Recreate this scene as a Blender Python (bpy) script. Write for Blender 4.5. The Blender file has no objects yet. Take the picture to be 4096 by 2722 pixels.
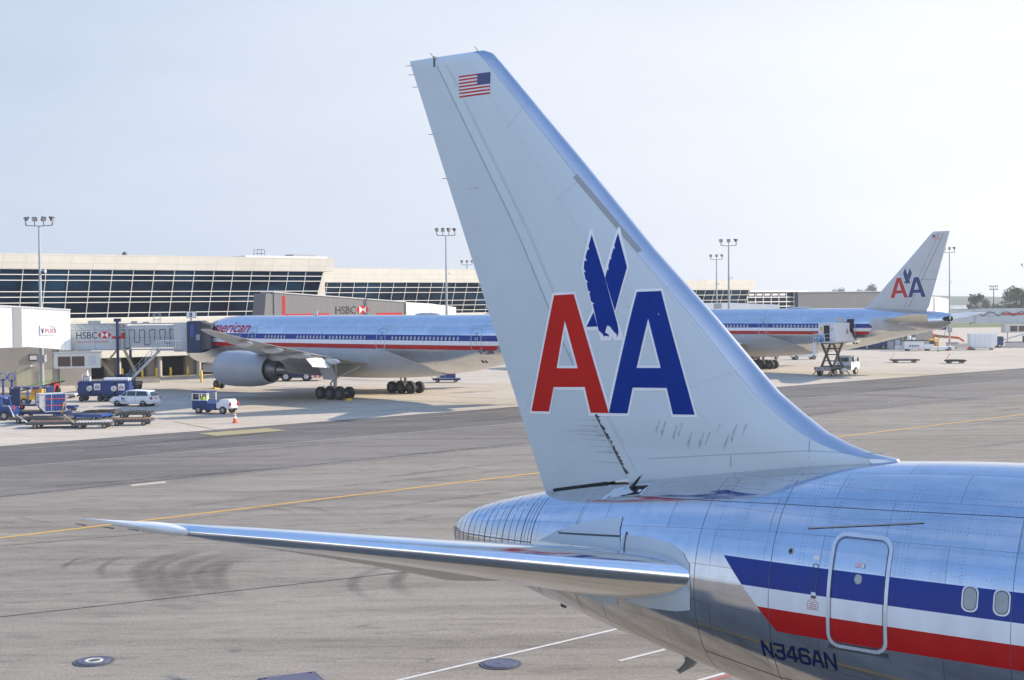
import bpy, bmesh, math, random
from mathutils import Vector, Matrix, geometry, noise
random.seed(7)
R = math.radians
SC = bpy.context.scene
COL = SC.collection
sin, cos, pi = math.sin, math.cos, math.pi

# ------------------------------------------------------------------ materials
MATS = {}
def nodes(name):
    m = bpy.data.materials.new(name); m.use_nodes = True
    nt = m.node_tree; b = nt.nodes['Principled BSDF']
    return m, nt, b
def N(nt, typ, **kw):
    n = nt.nodes.new(typ)
    for k, v in kw.items():
        if k in n.bl_rna.properties.keys(): setattr(n, k, v)
        else: n.inputs[k.replace('_', ' ')].default_value = v
    return n
def L(nt, a, b): nt.links.new(a, b)
def math_n(nt, op, a, b=None, c=None, clamp=False):
    n = nt.nodes.new('ShaderNodeMath'); n.operation = op; n.use_clamp = clamp
    for i, v in enumerate((a, b, c)):
        if v is None: continue
        if isinstance(v, (int, float)): n.inputs[i].default_value = v
        else: nt.links.new(v, n.inputs[i])
    return n.outputs[0]
def mixc(nt, f, a, b, mode='MIX'):
    n = nt.nodes.new('ShaderNodeMix'); n.data_type = 'RGBA'; n.blend_type = mode
    for s, v in ((n.inputs[0], f), (n.inputs[6], a), (n.inputs[7], b)):
        if isinstance(v, (int, float)): s.default_value = v
        elif isinstance(v, tuple): s.default_value = (*v[:3], 1)
        else: nt.links.new(v, s)
    return n.outputs[2]
def mapping(nt, scale=(1, 1, 1), rot=(0, 0, 0), kind='Object'):
    tc = nt.nodes.new('ShaderNodeTexCoord'); mp = nt.nodes.new('ShaderNodeMapping')
    mp.inputs['Scale'].default_value = scale; mp.inputs['Rotation'].default_value = rot
    nt.links.new(tc.outputs[kind], mp.inputs['Vector']); return mp.outputs[0]
def noisef(nt, vec, scale, detail=3, rough=.55):
    n = N(nt, 'ShaderNodeTexNoise', Scale=scale, Detail=detail, Roughness=rough); L(nt, vec, n.inputs['Vector']); return n.outputs['Fac']
def ramp(nt, f, p0, p1, c0=(0, 0, 0), c1=(1, 1, 1)):
    r = nt.nodes.new('ShaderNodeValToRGB'); e = r.color_ramp.elements
    e[0].position, e[1].position = p0, p1; e[0].color, e[1].color = (*c0, 1), (*c1, 1)
    L(nt, f, r.inputs[0]); return r.outputs[0]

def mat(name, col, rough=.5, metal=0, var=.12, scale=2.5, bump=0, stretch=(1, 1, 1), spec=.5):
    if name in MATS: return MATS[name]
    m, nt, b = nodes(name)
    v = mapping(nt, stretch)
    f = noisef(nt, v, scale, 4)
    f2 = noisef(nt, v, scale * 6, 2)
    f = math_n(nt, 'ADD', math_n(nt, 'MULTIPLY', f, .7), math_n(nt, 'MULTIPLY', f2, .3))
    fr = ramp(nt, f, .3, .7)
    c0 = tuple(x * (1 - var) for x in col); c1 = tuple(min(1, x * (1 + var * .6)) for x in col)
    L(nt, mixc(nt, fr, c0, c1), b.inputs['Base Color'])
    b.inputs['Metallic'].default_value = metal
    b.inputs['Specular IOR Level'].default_value = spec
    L(nt, math_n(nt, 'MULTIPLY_ADD', f2, .25 * rough, rough * .87), b.inputs['Roughness'])
    if bump:
        bp = N(nt, 'ShaderNodeBump', Strength=bump, Distance=.02); L(nt, f2, bp.inputs['Height']); L(nt, bp.outputs[0], b.inputs['Normal'])
    MATS[name] = m; return m

BLUE = (.008, .035, .25); RED = (.50, .010, .010); WHITE = (.78, .79, .80)
M_ = dict(
    white=mat('white paint', WHITE, .35, var=.06), offwhite=mat('panel white', (.66, .65, .61), .5, var=.05, scale=.6),
    grey=mat('grey paint', (.36, .38, .39), .4, var=.08), lgrey=mat('light grey paint', (.52, .54, .55), .4, var=.07, scale=1.2),
    dgrey=mat('dark grey metal', (.07, .075, .08), .5), black=mat('rubber', (.018, .018, .019), .75, var=.3),
    rim=mat('rim grey', (.34, .33, .31), .5), galv=mat('galvanised steel', (.33, .37, .41), .45, .3, scale=4),
    blue=mat('blue paint', (.010, .038, .17), .4, var=.2), ltblue=mat('mid blue paint', (.015, .07, .30), .4), navy=mat('navy paint', (.006, .022, .08), .45),
    red=mat('red paint', RED, .4, var=.1), orange=mat('orange paint', (.75, .10, .025), .45), yellow=mat('yellow paint', (.75, .47, .03), .5, var=.2),
    hivis=mat('hi-vis yellow', (.5, .75, .04), .7), green=mat('green paint', (.12, .45, .12), .5), concrete=mat('concrete', (.40, .375, .33), .85, var=.15, scale=1.2, bump=.3),
    glass=mat('dark glazing', (.012, .022, .035), .06, var=.4, scale=.12, spec=.6), winpane=mat('cabin window', (.42, .45, .44), .15, var=.15, scale=1),
    carglass=mat('vehicle glass', (.03, .055, .065), .05, spec=.7), rust=mat('rusty steel', (.13, .085, .06), .8, var=.45, scale=3), skin=mat('skin', (.45, .25, .17), .6),
    tan=mat('tan boom paint', (.42, .33, .17), .5), brown=mat('louver brown', (.12, .075, .055), .6), beige=mat('beige paint', (.5, .44, .33), .6),
    gearmetal=mat('gear steel', (.28, .28, .27), .4, .5), bag=mat('blue bag', (.10, .28, .5), .3, var=.4, scale=6), tarp=mat('blue tarpaulin', (.018, .05, .25), .55, var=.35, scale=4, stretch=(1, 1, .4)),
    cream=mat('cream door', (.50, .50, .36), .5), tyredark=mat('dark recess', (.01, .01, .012), .8), pinkred=mat('faded red', (.5, .1, .09), .6),
)
def metalmat(name, col, rough, pw=.56, ph=.9, lines=.35, dirty=.2, uvscale=1, wav=.25):
    """polished aluminium skin: panel joints, rivet rows and panel to panel differences, all in surface metres"""
    m, nt, b = nodes(name)
    uv = mapping(nt, (uvscale, uvscale, uvscale), kind='UV')
    br = N(nt, 'ShaderNodeTexBrick', Scale=1.0, Mortar_Size=.010, Mortar_Smooth=.3, Brick_Width=pw * 4, Row_Height=ph, offset=.5)
    br.inputs['Color1'].default_value = (.42, .42, .42, 1); br.inputs['Color2'].default_value = (.58, .58, .58, 1)
    br.inputs['Mortar'].default_value = (0, 0, 0, 1); L(nt, uv, br.inputs['Vector'])
    br2 = N(nt, 'ShaderNodeTexBrick', Scale=1.0, Mortar_Size=.007, Mortar_Smooth=.2, Brick_Width=pw, Row_Height=ph / 3, offset=0)
    L(nt, uv, br2.inputs['Vector'])
    # rivets: dots along the small grid
    sx = N(nt, 'ShaderNodeSeparateXYZ'); L(nt, uv, sx.inputs[0])
    dots = math_n(nt, 'MULTIPLY', math_n(nt, 'GREATER_THAN', math_n(nt, 'SINE', math_n(nt, 'MULTIPLY', math_n(nt, 'ADD', sx.outputs[0], sx.outputs[1]), 2 * pi / .07)), -.1), br2.outputs['Fac'])
    obj = mapping(nt, (1, 1, 1))
    big = noisef(nt, obj, .9, 4); streak = noisef(nt, mapping(nt, (3.5, 3.5, .5)), 1.2, 4)
    base = mixc(nt, ramp(nt, big, .3, .7), tuple(c * .9 for c in col), col)
    base = mixc(nt, math_n(nt, 'MULTIPLY', ramp(nt, streak, .45, .75), dirty), base, tuple(c * .62 for c in col))
    base = mixc(nt, 1, base, ramp(nt, br.outputs['Color'], .40, .60, (.80, .80, .81), (1, 1, 1)), 'MULTIPLY')
    brush = noisef(nt, mapping(nt, (.7, 9, 9)), 2.2, 4, .7); base = mixc(nt, math_n(nt, 'MULTIPLY', ramp(nt, brush, .45, .7), dirty * .9), base, tuple(c * .72 for c in col))
    base = mixc(nt, math_n(nt, 'MULTIPLY', br.outputs['Fac'], lines), base, (.10, .11, .13))
    base = mixc(nt, math_n(nt, 'MULTIPLY', dots, lines * .55), base, (.12, .14, .17))
    L(nt, base, b.inputs['Base Color'])
    b.inputs['Metallic'].default_value = 1
    pv = N(nt, 'ShaderNodeSeparateColor'); L(nt, br.outputs['Color'], pv.inputs[0])
    r = math_n(nt, 'ADD', math_n(nt, 'MULTIPLY', pv.outputs[0], .14), math_n(nt, 'MULTIPLY_ADD', big, .08, rough - .11))
    L(nt, r, b.inputs['Roughness'])
    n2 = noisef(nt, mapping(nt, (1.2, 1.2, 2.2)), .8, 2)
    h = math_n(nt, 'ADD', math_n(nt, 'MULTIPLY', n2, wav), math_n(nt, 'MULTIPLY', br2.outputs['Fac'], -.006))
    h = math_n(nt, 'ADD', h, math_n(nt, 'MULTIPLY', br.outputs['Fac'], -.02))
    bp = N(nt, 'ShaderNodeBump', Strength=.35, Distance=.05); L(nt, h, bp.inputs['Height']); L(nt, bp.outputs[0], b.inputs['Normal'])
    MATS[name] = m; return m, nt, b, base
def striped(name, z4, xend, slope, sgn, **kw):
    """metal skin with the blue, white and red cheat line as paint; z4 the four edges, slanted at the tail end"""
    m, nt, b, base = metalmat(name, **kw)
    tc = nt.nodes.new('ShaderNodeTexCoord'); sx = N(nt, 'ShaderNodeSeparateXYZ'); L(nt, tc.outputs['Object'], sx.inputs[0])
    x, z = sx.outputs[0], sx.outputs[2]
    lim = math_n(nt, 'MULTIPLY_ADD', math_n(nt, 'SUBTRACT', z4[0], z), slope, xend)
    on = math_n(nt, 'GREATER_THAN', x, lim)
    col = base; mask = None
    for (hi, lo, c) in ((z4[0], z4[1], BLUE), (z4[1], z4[2], (.84, .85, .86)), (z4[2], z4[3], RED)):
        f = math_n(nt, 'MULTIPLY', math_n(nt, 'MULTIPLY', math_n(nt, 'LESS_THAN', z, hi), math_n(nt, 'GREATER_THAN', z, lo)), on)
        nz = noisef(nt, mapping(nt, (2, 2, .4)), 1.3, 4)
        cc = mixc(nt, nz, tuple(v * .8 for v in c), tuple(min(1, v * 1.15) for v in c))
        col = mixc(nt, f, col, cc); mask = f if mask is None else math_n(nt, 'ADD', mask, f)
    L(nt, col, b.inputs['Base Color'])
    L(nt, math_n(nt, 'SUBTRACT', 1, mask, clamp=True), b.inputs['Metallic']); b.inputs['Specular IOR Level'].default_value = .3
    old = b.inputs['Roughness'].links[0].from_socket
    L(nt, math_n(nt, 'ADD', math_n(nt, 'MULTIPLY', old, math_n(nt, 'SUBTRACT', 1, mask)), math_n(nt, 'MULTIPLY', mask, .22)), b.inputs['Roughness'])
    return m

# ------------------------------------------------------------------ mesh helpers
class B:
    """collects shapes; build() links them as ONE mesh object"""
    def __init__(s): s.v = []; s.f = []; s.m = []; s.mi = 0; s.uv = None
    def add(s, vs, fs, mi=None):
        o = len(s.v); s.v += [tuple(p) for p in vs]
        for f in fs: s.f.append(tuple(i + o for i in f)); s.m.append(s.mi if mi is None else mi)
        return s
    def box(s, x0, x1, y0, y1, z0, z1, mi=None, M=None):
        vs = [Vector((x, y, z)) for z in (z0, z1) for y in (y0, y1) for x in (x0, x1)]
        if M: vs = [M @ v for v in vs]
        return s.add(vs, [(0, 2, 3, 1), (4, 5, 7, 6), (0, 1, 5, 4), (2, 6, 7, 3), (0, 4, 6, 2), (1, 3, 7, 5)], mi)
    def prism(s, pts, ax, lo, hi, mi=None):
        """extrude a polygon: ax 'x': pts=(y,z); 'y': (x,z); 'z': (x,y)"""
        def P(p, t): return {'x': (t, p[0], p[1]), 'y': (p[0], t, p[1]), 'z': (p[0], p[1], t)}[ax]
        n = len(pts); vs = [P(p, lo) for p in pts] + [P(p, hi) for p in pts]
        tri = geometry.tessellate_polygon([[Vector((p[0], p[1], 0)) for p in pts]]) if n > 4 else None
        fs = [tuple(reversed(range(n))), tuple(range(n, 2 * n))] if not tri else [tuple(t) for t in tri] + [tuple(i + n for i in t) for t in tri]
        return s.add(vs, fs + [(i, (i + 1) % n, n + (i + 1) % n, n + i) for i in range(n)], mi)
    def tube(s, p, q, r0, r1=None, n=8, mi=None, cap=True):
        p, q = Vector(p), Vector(q); r1 = r0 if r1 is None else r1
        d = (q - p).normalized(); a = d.orthogonal().normalized(); b = d.cross(a)
        vs = [c + (a * cos(2 * pi * k / n) + b * sin(2 * pi * k / n)) * r for c, r in ((p, r0), (q, r1)) for k in range(n)]
        fs = [(k, (k + 1) % n, n + (k + 1) % n, n + k) for k in range(n)]
        if cap: fs += [tuple(reversed(range(n))), tuple(range(n, 2 * n))]
        return s.add(vs, fs, mi)
    def path(s, pts, r, n=6, mi=None):
        for a, b in zip(pts, pts[1:]): s.tube(a, b, r, r, n, mi)
        return s
    def bar(s, p, q, w, h, mi=None):
        p, q = Vector(p), Vector(q); d = (q - p); l = d.length; d.normalize()
        up = Vector((0, 0, 1)) if abs(d.z) < .95 else Vector((1, 0, 0))
        a = d.cross(up).normalized(); u = a.cross(d)
        vs = [c + a * i * w / 2 + u * j * h / 2 for c in (p, q) for j in (-1, 1) for i in (-1, 1)]
        return s.add(vs, [(0, 2, 3, 1), (4, 5, 7, 6), (0, 1, 5, 4), (2, 6, 7, 3), (0, 4, 6, 2), (1, 3, 7, 5)], mi)
    def lathe(s, prof, c=(0, 0, 0), ax='x', n=24, mi=None):
        """prof = [(t, r)] along the axis"""
        vs = []
        for t, r in prof:
            for k in range(n):
                a, b = r * cos(2 * pi * k / n), r * sin(2 * pi * k / n)
                vs.append({'x': (c[0] + t, c[1] + a, c[2] + b), 'y': (c[0] + a, c[1] + t, c[2] + b), 'z': (c[0] + a, c[1] + b, c[2] + t)}[ax])
        fs = [(i * n + k, i * n + (k + 1) % n, (i + 1) * n + (k + 1) % n, (i + 1) * n + k) for i in range(len(prof) - 1) for k in range(n)]
        return s.add(vs, fs, mi)
    def loft(s, rings, closed=True, caps=True, mi=None):
        n = len(rings[0]); vs = [p for r in rings for p in r]; m = n if closed else n - 1
        fs = [(i * n + k, i * n + (k + 1) % n, (i + 1) * n + (k + 1) % n, (i + 1) * n + k) for i in range(len(rings) - 1) for k in range(m)]
        if caps and closed: fs += [tuple(reversed(range(n))), tuple(range((len(rings) - 1) * n, len(rings) * n))]
        return s.add(vs, fs, mi)
    def wheel(s, x, y, z, r, w, mi=0, rmi=1):
        """wheel with its axle along y"""
        s.lathe([(-w / 2, r * .55), (-w / 2, r * .88), (-w * .36, r), (w * .36, r), (w / 2, r * .88), (w / 2, r * .55)], (x, y, z), 'y', 18, mi)
        s.lathe([(-w * .42, .01), (-w * .45, r * .3), (-w * .5, r * .58)], (x, y, z), 'y', 12, rmi)
        s.lathe([(w * .42, .01), (w * .45, r * .3), (w * .5, r * .58)], (x, y, z), 'y', 12, rmi)
        return s
    def build(s, name, mats, parent=None, smooth=False, sharp=None, bevel=0, fix=True):
        me = bpy.data.meshes.new(name); me.from_pydata(s.v, [], s.f)
        for m in (mats if isinstance(mats, (list, tuple)) else [mats]): me.materials.append(M_[m] if isinstance(m, str) else m)
        me.polygons.foreach_set('material_index', s.m)
        if s.uv:
            ul = me.uv_layers.new(name='UVMap')
            for lp in me.loops: ul.data[lp.index].uv = s.uv[lp.vertex_index]
        if fix:
            bm = bmesh.new(); bm.from_mesh(me)
            if bevel:
                bmesh.ops.bevel(bm, geom=[e for e in bm.edges if len(e.link_faces) == 2 and e.calc_face_angle(0) > .5], offset=bevel, segments=2, affect='EDGES', clamp_overlap=True)
            bmesh.ops.recalc_face_normals(bm, faces=bm.faces); bm.to_mesh(me); bm.free()
        if smooth:
            me.polygons.foreach_set('use_smooth', [True] * len(me.polygons))
            if sharp: me.set_sharp_from_angle(angle=R(sharp))
        o = bpy.data.objects.new(name, me); COL.objects.link(o)
        if parent: o.parent = parent
        return o
def thing(name, label, cat, loc=(0, 0, 0), rz=0, group=None):
    o = bpy.data.objects.new(name, None); COL.objects.link(o); o.empty_display_size = .5
    o.location = loc; o.rotation_euler = (0, 0, R(rz)); o['label'] = label; o['category'] = cat
    if group: o['group'] = group
    return o
def tag(o, label=None, cat=None, group=None, kind=None, loc=None, rz=None):
    if label: o['label'] = label
    if cat: o['category'] = cat
    if group: o['group'] = group
    if kind: o['kind'] = kind
    if loc is not None: o.location = loc
    if rz is not None: o.rotation_euler = (0, 0, R(rz))
    return o
KIDS = {}
def copy_tree(o, parent=None):
    c = o.copy(); COL.objects.link(c); c.parent = parent
    for ch in [k for k in bpy.data.objects if k.parent == o]: copy_tree(ch, c)
    return c
def dup(o, label, loc, rz, group=None):
    c = copy_tree(o); c['label'] = label; c.location = loc; c.rotation_euler = (0, 0, R(rz))
    if group: c['group'] = group
    return c
def interp(x, T):
    """T rows (x, a, b, ...) sorted by x"""
    if x <= T[0][0]: return T[0][1:]
    for p, q in zip(T, T[1:]):
        if x <= q[0]:
            t = (x - p[0]) / (q[0] - p[0]); return tuple(a + (b - a) * t for a, b in zip(p[1:], q[1:]))
    return T[-1][1:]
def smooth_rows(T, xs):
    """Catmull-Rom through the table rows, sampled at xs"""
    out = []
    for x in xs:
        i = 0
        while i < len(T) - 2 and x > T[i + 1][0]: i += 1
        p0, p1, p2, p3 = T[max(i - 1, 0)], T[i], T[i + 1], T[min(i + 2, len(T) - 1)]
        h = p2[0] - p1[0]; t = min(1, max(0, (x - p1[0]) / h)); row = [x]
        for k in range(1, len(p1)):
            m1 = (p2[k] - p0[k]) / (p2[0] - p0[0]) * h if p2[0] != p0[0] else 0
            m2 = (p3[k] - p1[k]) / (p3[0] - p1[0]) * h if p3[0] != p1[0] else 0
            a = p1[k]; b = p2[k]
            row.append((2 * t ** 3 - 3 * t * t + 1) * a + (t ** 3 - 2 * t * t + t) * m1 + (-2 * t ** 3 + 3 * t * t) * b + (t ** 3 - t * t) * m2)
        out.append(tuple(row))
    return out
def fuselage_mesh(rows, n=72):
    b = B(); b.uv = []; rings = []
    for (x, zt, zb, w) in rows:
        w = max(w, .01); r = max((zt - zb) / 2, .01); zc = (zt + zb) / 2; ring = []; per = 0; last = None
        for k in range(n + 1):
            th = 2 * pi * k / n + pi / 2
            p = (x, w * cos(th), zc + r * sin(th))
            ring.append(p); b.uv.append((x, k / n * pi * 6.0 * .9))
        rings.append(ring)
    b.loft(rings, closed=False)
    b.add(rings[0][:-1], [tuple(range(n))]); b.uv += [(0, 0)] * n
    return b
class Decal:
    """flat shapes in (u,v) cut into small cells and laid on a curved surface by fn(u, v, off)"""
    def __init__(s): s.bm = bmesh.new()
    def poly(s, loops, mi=0, lay=0):
        if not isinstance(loops[0][0], (tuple, list)): loops = [loops]
        vs = [Vector((p[0], p[1], 0)) for l in loops for p in l]
        tri = geometry.tessellate_polygon([[Vector((p[0], p[1], 0)) for p in l] for l in loops])
        bv = [s.bm.verts.new((v.x, v.y, lay)) for v in vs]
        for t in tri:
            try: f = s.bm.faces.new([bv[i] for i in t]); f.material_index = mi
            except ValueError: pass
        return s
    def rect(s, u0, u1, v0, v1, mi=0, lay=0): return s.poly([(u0, v0), (u1, v0), (u1, v1), (u0, v1)], mi, lay)
    def line(s, pts, w, mi=0, lay=0, closed=False):
        n = len(pts); idx = range(n if closed else n - 1)
        for i in idx:
            a, b = Vector(pts[i]), Vector(pts[(i + 1) % n]); d = (b - a).normalized() * w / 2; m = Vector((-d.y, d.x))
            a2, b2 = a - d * .9, b + d * .9
            s.poly([tuple(a2 + m), tuple(b2 + m), tuple(b2 - m), tuple(a2 - m)], mi, lay + i % 2 * .0004)
        return s
    def text(s, txt, x, y, size, mi=0, lay=0, bold=0, shear=0, sx=1, mirror=1, rot=0):
        cu = bpy.data.curves.new('t', 'FONT'); cu.body = txt; cu.size = size; cu.offset = bold; cu.shear = shear; cu.resolution_u = 3
        o = bpy.data.objects.new('t', cu); COL.objects.link(o); dg = bpy.context.evaluated_depsgraph_get()
        me = bpy.data.meshes.new_from_object(o.evaluated_get(dg)); c, sn = cos(rot), sin(rot)
        bv = []
        for v in me.vertices:
            px, py = v.co.x * sx * mirror, v.co.y
            bv.append(s.bm.verts.new((x + px * c - py * sn, y + px * sn + py * c, lay)))
        for p in me.polygons:
            try: f = s.bm.faces.new([bv[i] for i in p.vertices]); f.material_index = mi
            except ValueError: pass
        bpy.data.objects.remove(o); bpy.data.meshes.remove(me); bpy.data.curves.remove(cu)
        return s
    def build(s, name, mats, fn, parent=None, cell=.25, smooth=True):
        bm = s.bm
        if cell:
            xs = [v.co.x for v in bm.verts]; ys = [v.co.y for v in bm.verts]
            for k, (lo, hi, nrm) in enumerate(((min(xs), max(xs), (1, 0, 0)), (min(ys), max(ys), (0, 1, 0)))):
                t = math.ceil(lo / cell) * cell
                while t < hi:
                    co = (t, 0, 0) if k == 0 else (0, t, 0)
                    bmesh.ops.bisect_plane(bm, geom=bm.verts[:] + bm.edges[:] + bm.faces[:], plane_co=co, plane_no=nrm); t += cell
        for v in bm.verts: v.co = Vector(fn(v.co.x, v.co.y, v.co.z))
        me = bpy.data.meshes.new(name); bm.to_mesh(me); bm.free()
        for m in (mats if isinstance(mats, (list, tuple)) else [mats]): me.materials.append(M_[m] if isinstance(m, str) else m)
        if smooth: me.polygons.foreach_set('use_smooth', [True] * len(me.polygons))
        o = bpy.data.objects.new(name, me); COL.objects.link(o); o.parent = parent
        return o
def flat(origin, ux, uz, nrm, off=.004):
    origin, ux, uz, nrm = Vector(origin), Vector(ux), Vector(uz), Vector(nrm)
    return lambda u, v, o: origin + ux * u + uz * v + nrm * (off + o)
def rrect(x0, x1, y0, y1, r, n=5):
    pts = []
    for cx, cy, a0 in ((x1 - r, y1 - r, 0), (x0 + r, y1 - r, 90), (x0 + r, y0 + r, 180), (x1 - r, y0 + r, 270)):
        for k in range(n + 1): a = R(a0 + 90 * k / n); pts.append((cx + r * cos(a), cy + r * sin(a)))
    return pts
GL = {  # block letter strokes on a 4 x 7 grid
 'N': [[(0, 0), (0, 7), (4, 0), (4, 7)]], 'A': [[(-.1, 0), (1.5, 7), (2.5, 7), (4.1, 0)], [(.6, 2.3), (3.4, 2.3)]],
 '3': [[(0, 7), (4, 7), (4, 4.6), (3, 3.7), (1.2, 3.7)], [(3, 3.7), (4, 2.7), (4, .8), (3.2, 0), (.8, 0), (0, .8), (0, 1.6)]],
 '4': [[(3, 0), (3, 7), (2.4, 7), (0, 2.6), (0, 1.8), (4.3, 1.8)]], '6': [[(4, 6), (3.2, 7), (.8, 7), (0, 6.2), (0, .8), (.8, 0), (3.2, 0), (4, .8), (4, 3), (3.2, 3.8), (0, 3.8)]],
 '7': [[(0, 7), (4, 7), (4, 5.5), (1.4, 0)]], '5': [[(4, 7), (0, 7), (0, 4), (3.2, 4), (4, 3.2), (4, .8), (3.2, 0), (.8, 0), (0, .8)]]}
def block_text(d, txt, x, y, h, mi=0, mirror=1, slant=0, wd=.16, dy=0):
    k = h / 7; cx = 0; X_ = 1.17 if h < .3 else .95
    for ch in txt:
        for st in GL[ch]:
            d.line([(x + mirror * (cx + p[0]) * k * X_ + slant * p[1] * k, y + p[1] * k + dy * cx * k) for p in st], h * wd, mi, 0)
        cx += 5.6
# ------------------------------------------------------------------ emblem (eagle between two letters), in the hero fin's own metres
LOGO={
'white': [(1.206,7.553),(1.967,10.227),(2.581,10.24),(3.407,7.88),(4.095,10.274),(4.708,10.28),(5.573,7.67),(4.97,7.652),(4.823,8.186),(4.071,8.161),(3.928,7.622),(2.89,7.582),(2.745,8.128),(1.942,8.112),(1.811,7.567)],
'whitehole1': [(2.284,9.407),(2.096,8.638),(2.554,8.649)],
'whitehole2': [(4.412,9.479),(4.196,8.687),(4.65,8.694)],
'red': [(1.27,7.606),(2.008,10.169),(2.543,10.19),(3.413,7.663),(2.933,7.647),(2.788,8.195),(1.932,8.166),(1.782,7.623)],
'redhole': [(2.29,9.623),(2.032,8.582),(2.612,8.596)],
'blue': [(3.413,7.663),(4.129,10.216),(4.681,10.229),(5.509,7.72),(5.003,7.707),(4.855,8.241),(4.031,8.224),(3.89,7.678)],
'bluehole': [(4.409,9.66),(4.134,8.637),(4.713,8.649)],
'eaglew': [(2.965,11.551),(3.019,11.575),(3.343,10.707),(3.627,11.585),(3.67,11.58),(3.935,10.76),(3.925,10.688),(3.622,9.786),(3.8,9.327),(3.789,9.211),(3.597,9.203),(3.528,9.281),(3.492,9.202),(3.235,9.194),(3.16,9.417),(2.83,9.409),(2.832,9.543),(3.03,9.853),(2.758,10.744),(2.795,10.921)],
'eagle': [(3.011,11.451),(3.334,10.584),(3.663,9.559),(3.69,9.414),(3.679,9.312),(3.633,9.268),(3.651,9.326),(3.575,9.384),(3.471,9.5),(3.4,9.515),(3.352,9.368),(3.444,9.325),(3.45,9.275),(3.408,9.295),(3.337,9.298),(3.308,9.271),(3.302,9.324),(3.245,9.367),(3.185,9.411),(3.039,9.971),(3.082,9.98),(2.996,10.031),(2.952,10.217),(2.998,10.213),(2.92,10.268),(2.886,10.437),(2.929,10.436),(2.857,10.505),(2.822,10.654),(2.866,10.659),(2.816,10.728),(2.83,10.899),(2.891,10.889),(2.859,10.978),(2.915,11.139),(2.953,11.123),(2.939,11.212)],
'rwing': [(3.637,11.458),(3.884,10.732),(3.602,9.821),(3.358,10.525),(3.411,10.699),(3.442,10.684),(3.434,10.772),(3.472,10.917),(3.502,10.902),(3.497,10.975),(3.55,11.148),(3.584,11.124),(3.564,11.206)],
'tail': [(3.058,9.8),(3.161,9.494),(2.868,9.484)],
}
def emblem(cx=0, cz=0, k=1, flip=1, kz=None):
    """flip=-1 for the port side"""
    d = Decal(); T = lambda l: [((p[0] - 3.4) * k * flip + cx, (p[1] - 7.6) * (kz or k) + cz) for p in LOGO[l]]
    d.poly([T('white'), T('whitehole1'), T('whitehole2')], 0, 0)
    d.poly([T('red'), T('redhole')], 1, .004); d.poly([T('blue'), T('bluehole')], 2, .004)
    d.poly(T('eaglew'), 0, .002)
    for l in ('eagle', 'rwing', 'tail'): d.poly(T(l), 2, .006)
    return d
def flag(u0, u1, v0, v1, canton_hi=True, k=1, shear=0):
    """striped flag; canton at the u1 side (towards the nose)"""
    d = Decal(); H_ = (v1 - v0) / 13; W_ = u1 - u0
    for i in range(13):
        d.poly([(u0, v1 - (i + 1) * H_ + 0), (u1, v1 - (i + 1) * H_), (u1, v1 - i * H_), (u0, v1 - i * H_)], 1 if i % 2 == 0 else 0, 0)
    c0 = u1 - W_ * .4 if canton_hi else u0; c1 = c0 + W_ * .4
    d.rect(c0, c1, v1 - 7 * H_, v1, 2, .002)
    for r in range(9):
        for c in range(6 if r % 2 == 0 else 5):
            x = c0 + W_ * .4 * ((c + (.5 if r % 2 == 0 else 1)) / 6); y = v1 - 7 * H_ * (r + .5) / 9; q = H_ * .26
            d.poly([(x + q * (1 if j % 2 == 0 else .45) * sin(j * pi / 5), y + q * (1 if j % 2 == 0 else .45) * cos(j * pi / 5)) for j in range(10)], 0, .004)
    return d
# ------------------------------------------------------------------ hero airliner (tail in the foreground); local x forward, y to port, z up
OX, OY, HDG = -.573, 30.5, -36
hero = thing('airliner', 'nearest airliner, polished metal twin jet whose big grey tail fin fills the middle foreground', 'airliner', (OX, OY, 0), HDG)
HT = [(-.84, 4.95, 4.60, .18), (-.80, 5.03, 4.5, .3), (-.68, 5.12, 4.38, .42), (-.42, 5.27, 4.24, .58), (0, 5.44, 4.06, .78), (1, 5.71, 3.78, 1.08), (2, 5.92, 3.52, 1.33), (3, 6.10, 3.28, 1.55), (4, 6.26, 3.04, 1.74), (6, 6.58, 2.63, 2.05), (8, 6.86, 2.25, 2.28), (10, 7.02, 1.95, 2.42), (12, 7.1, 1.8, 2.49), (15, 7.12, 1.72, 2.515), (40, 7.12, 1.72, 2.515), (45, 7.0, 1.8, 2.4), (48, 6.6, 2.0, 2.05), (50.5, 5.7, 2.5, 1.35), (52, 4.9, 3.1, .7), (52.7, 4.1, 3.9, .08)]
xs = [-.84, -.80, -.75, -.68, -.55, -.42, -.2] + [i * .5 for i in range(0, 31)] + list(range(16, 40, 2)) + [40 + i * .7 for i in range(18)] + [52.7]
hskin = striped('polished aluminium hero', (5.30, 4.83, 4.48, 4.07), 7.0, .93, 1, col=(.80, .83, .88), rough=.10, lines=.3, dirty=.30, wav=.30)
HROWS = smooth_rows(HT, xs)
fus = fuselage_mesh(HROWS, 96).build('fuselage', hskin, hero, smooth=True, sharp=50)
def hsurf(a, z):
    zt, zb, w = interp(a, HROWS); q = (z - (zt + zb) / 2) / ((zt - zb) / 2)
    return w * math.sqrt(max(0, 1 - q * q))
def hfn(s=-1, off=.004): return lambda u, v, o: (u, s * (hsurf(u, v) + off + o), v)
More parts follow.
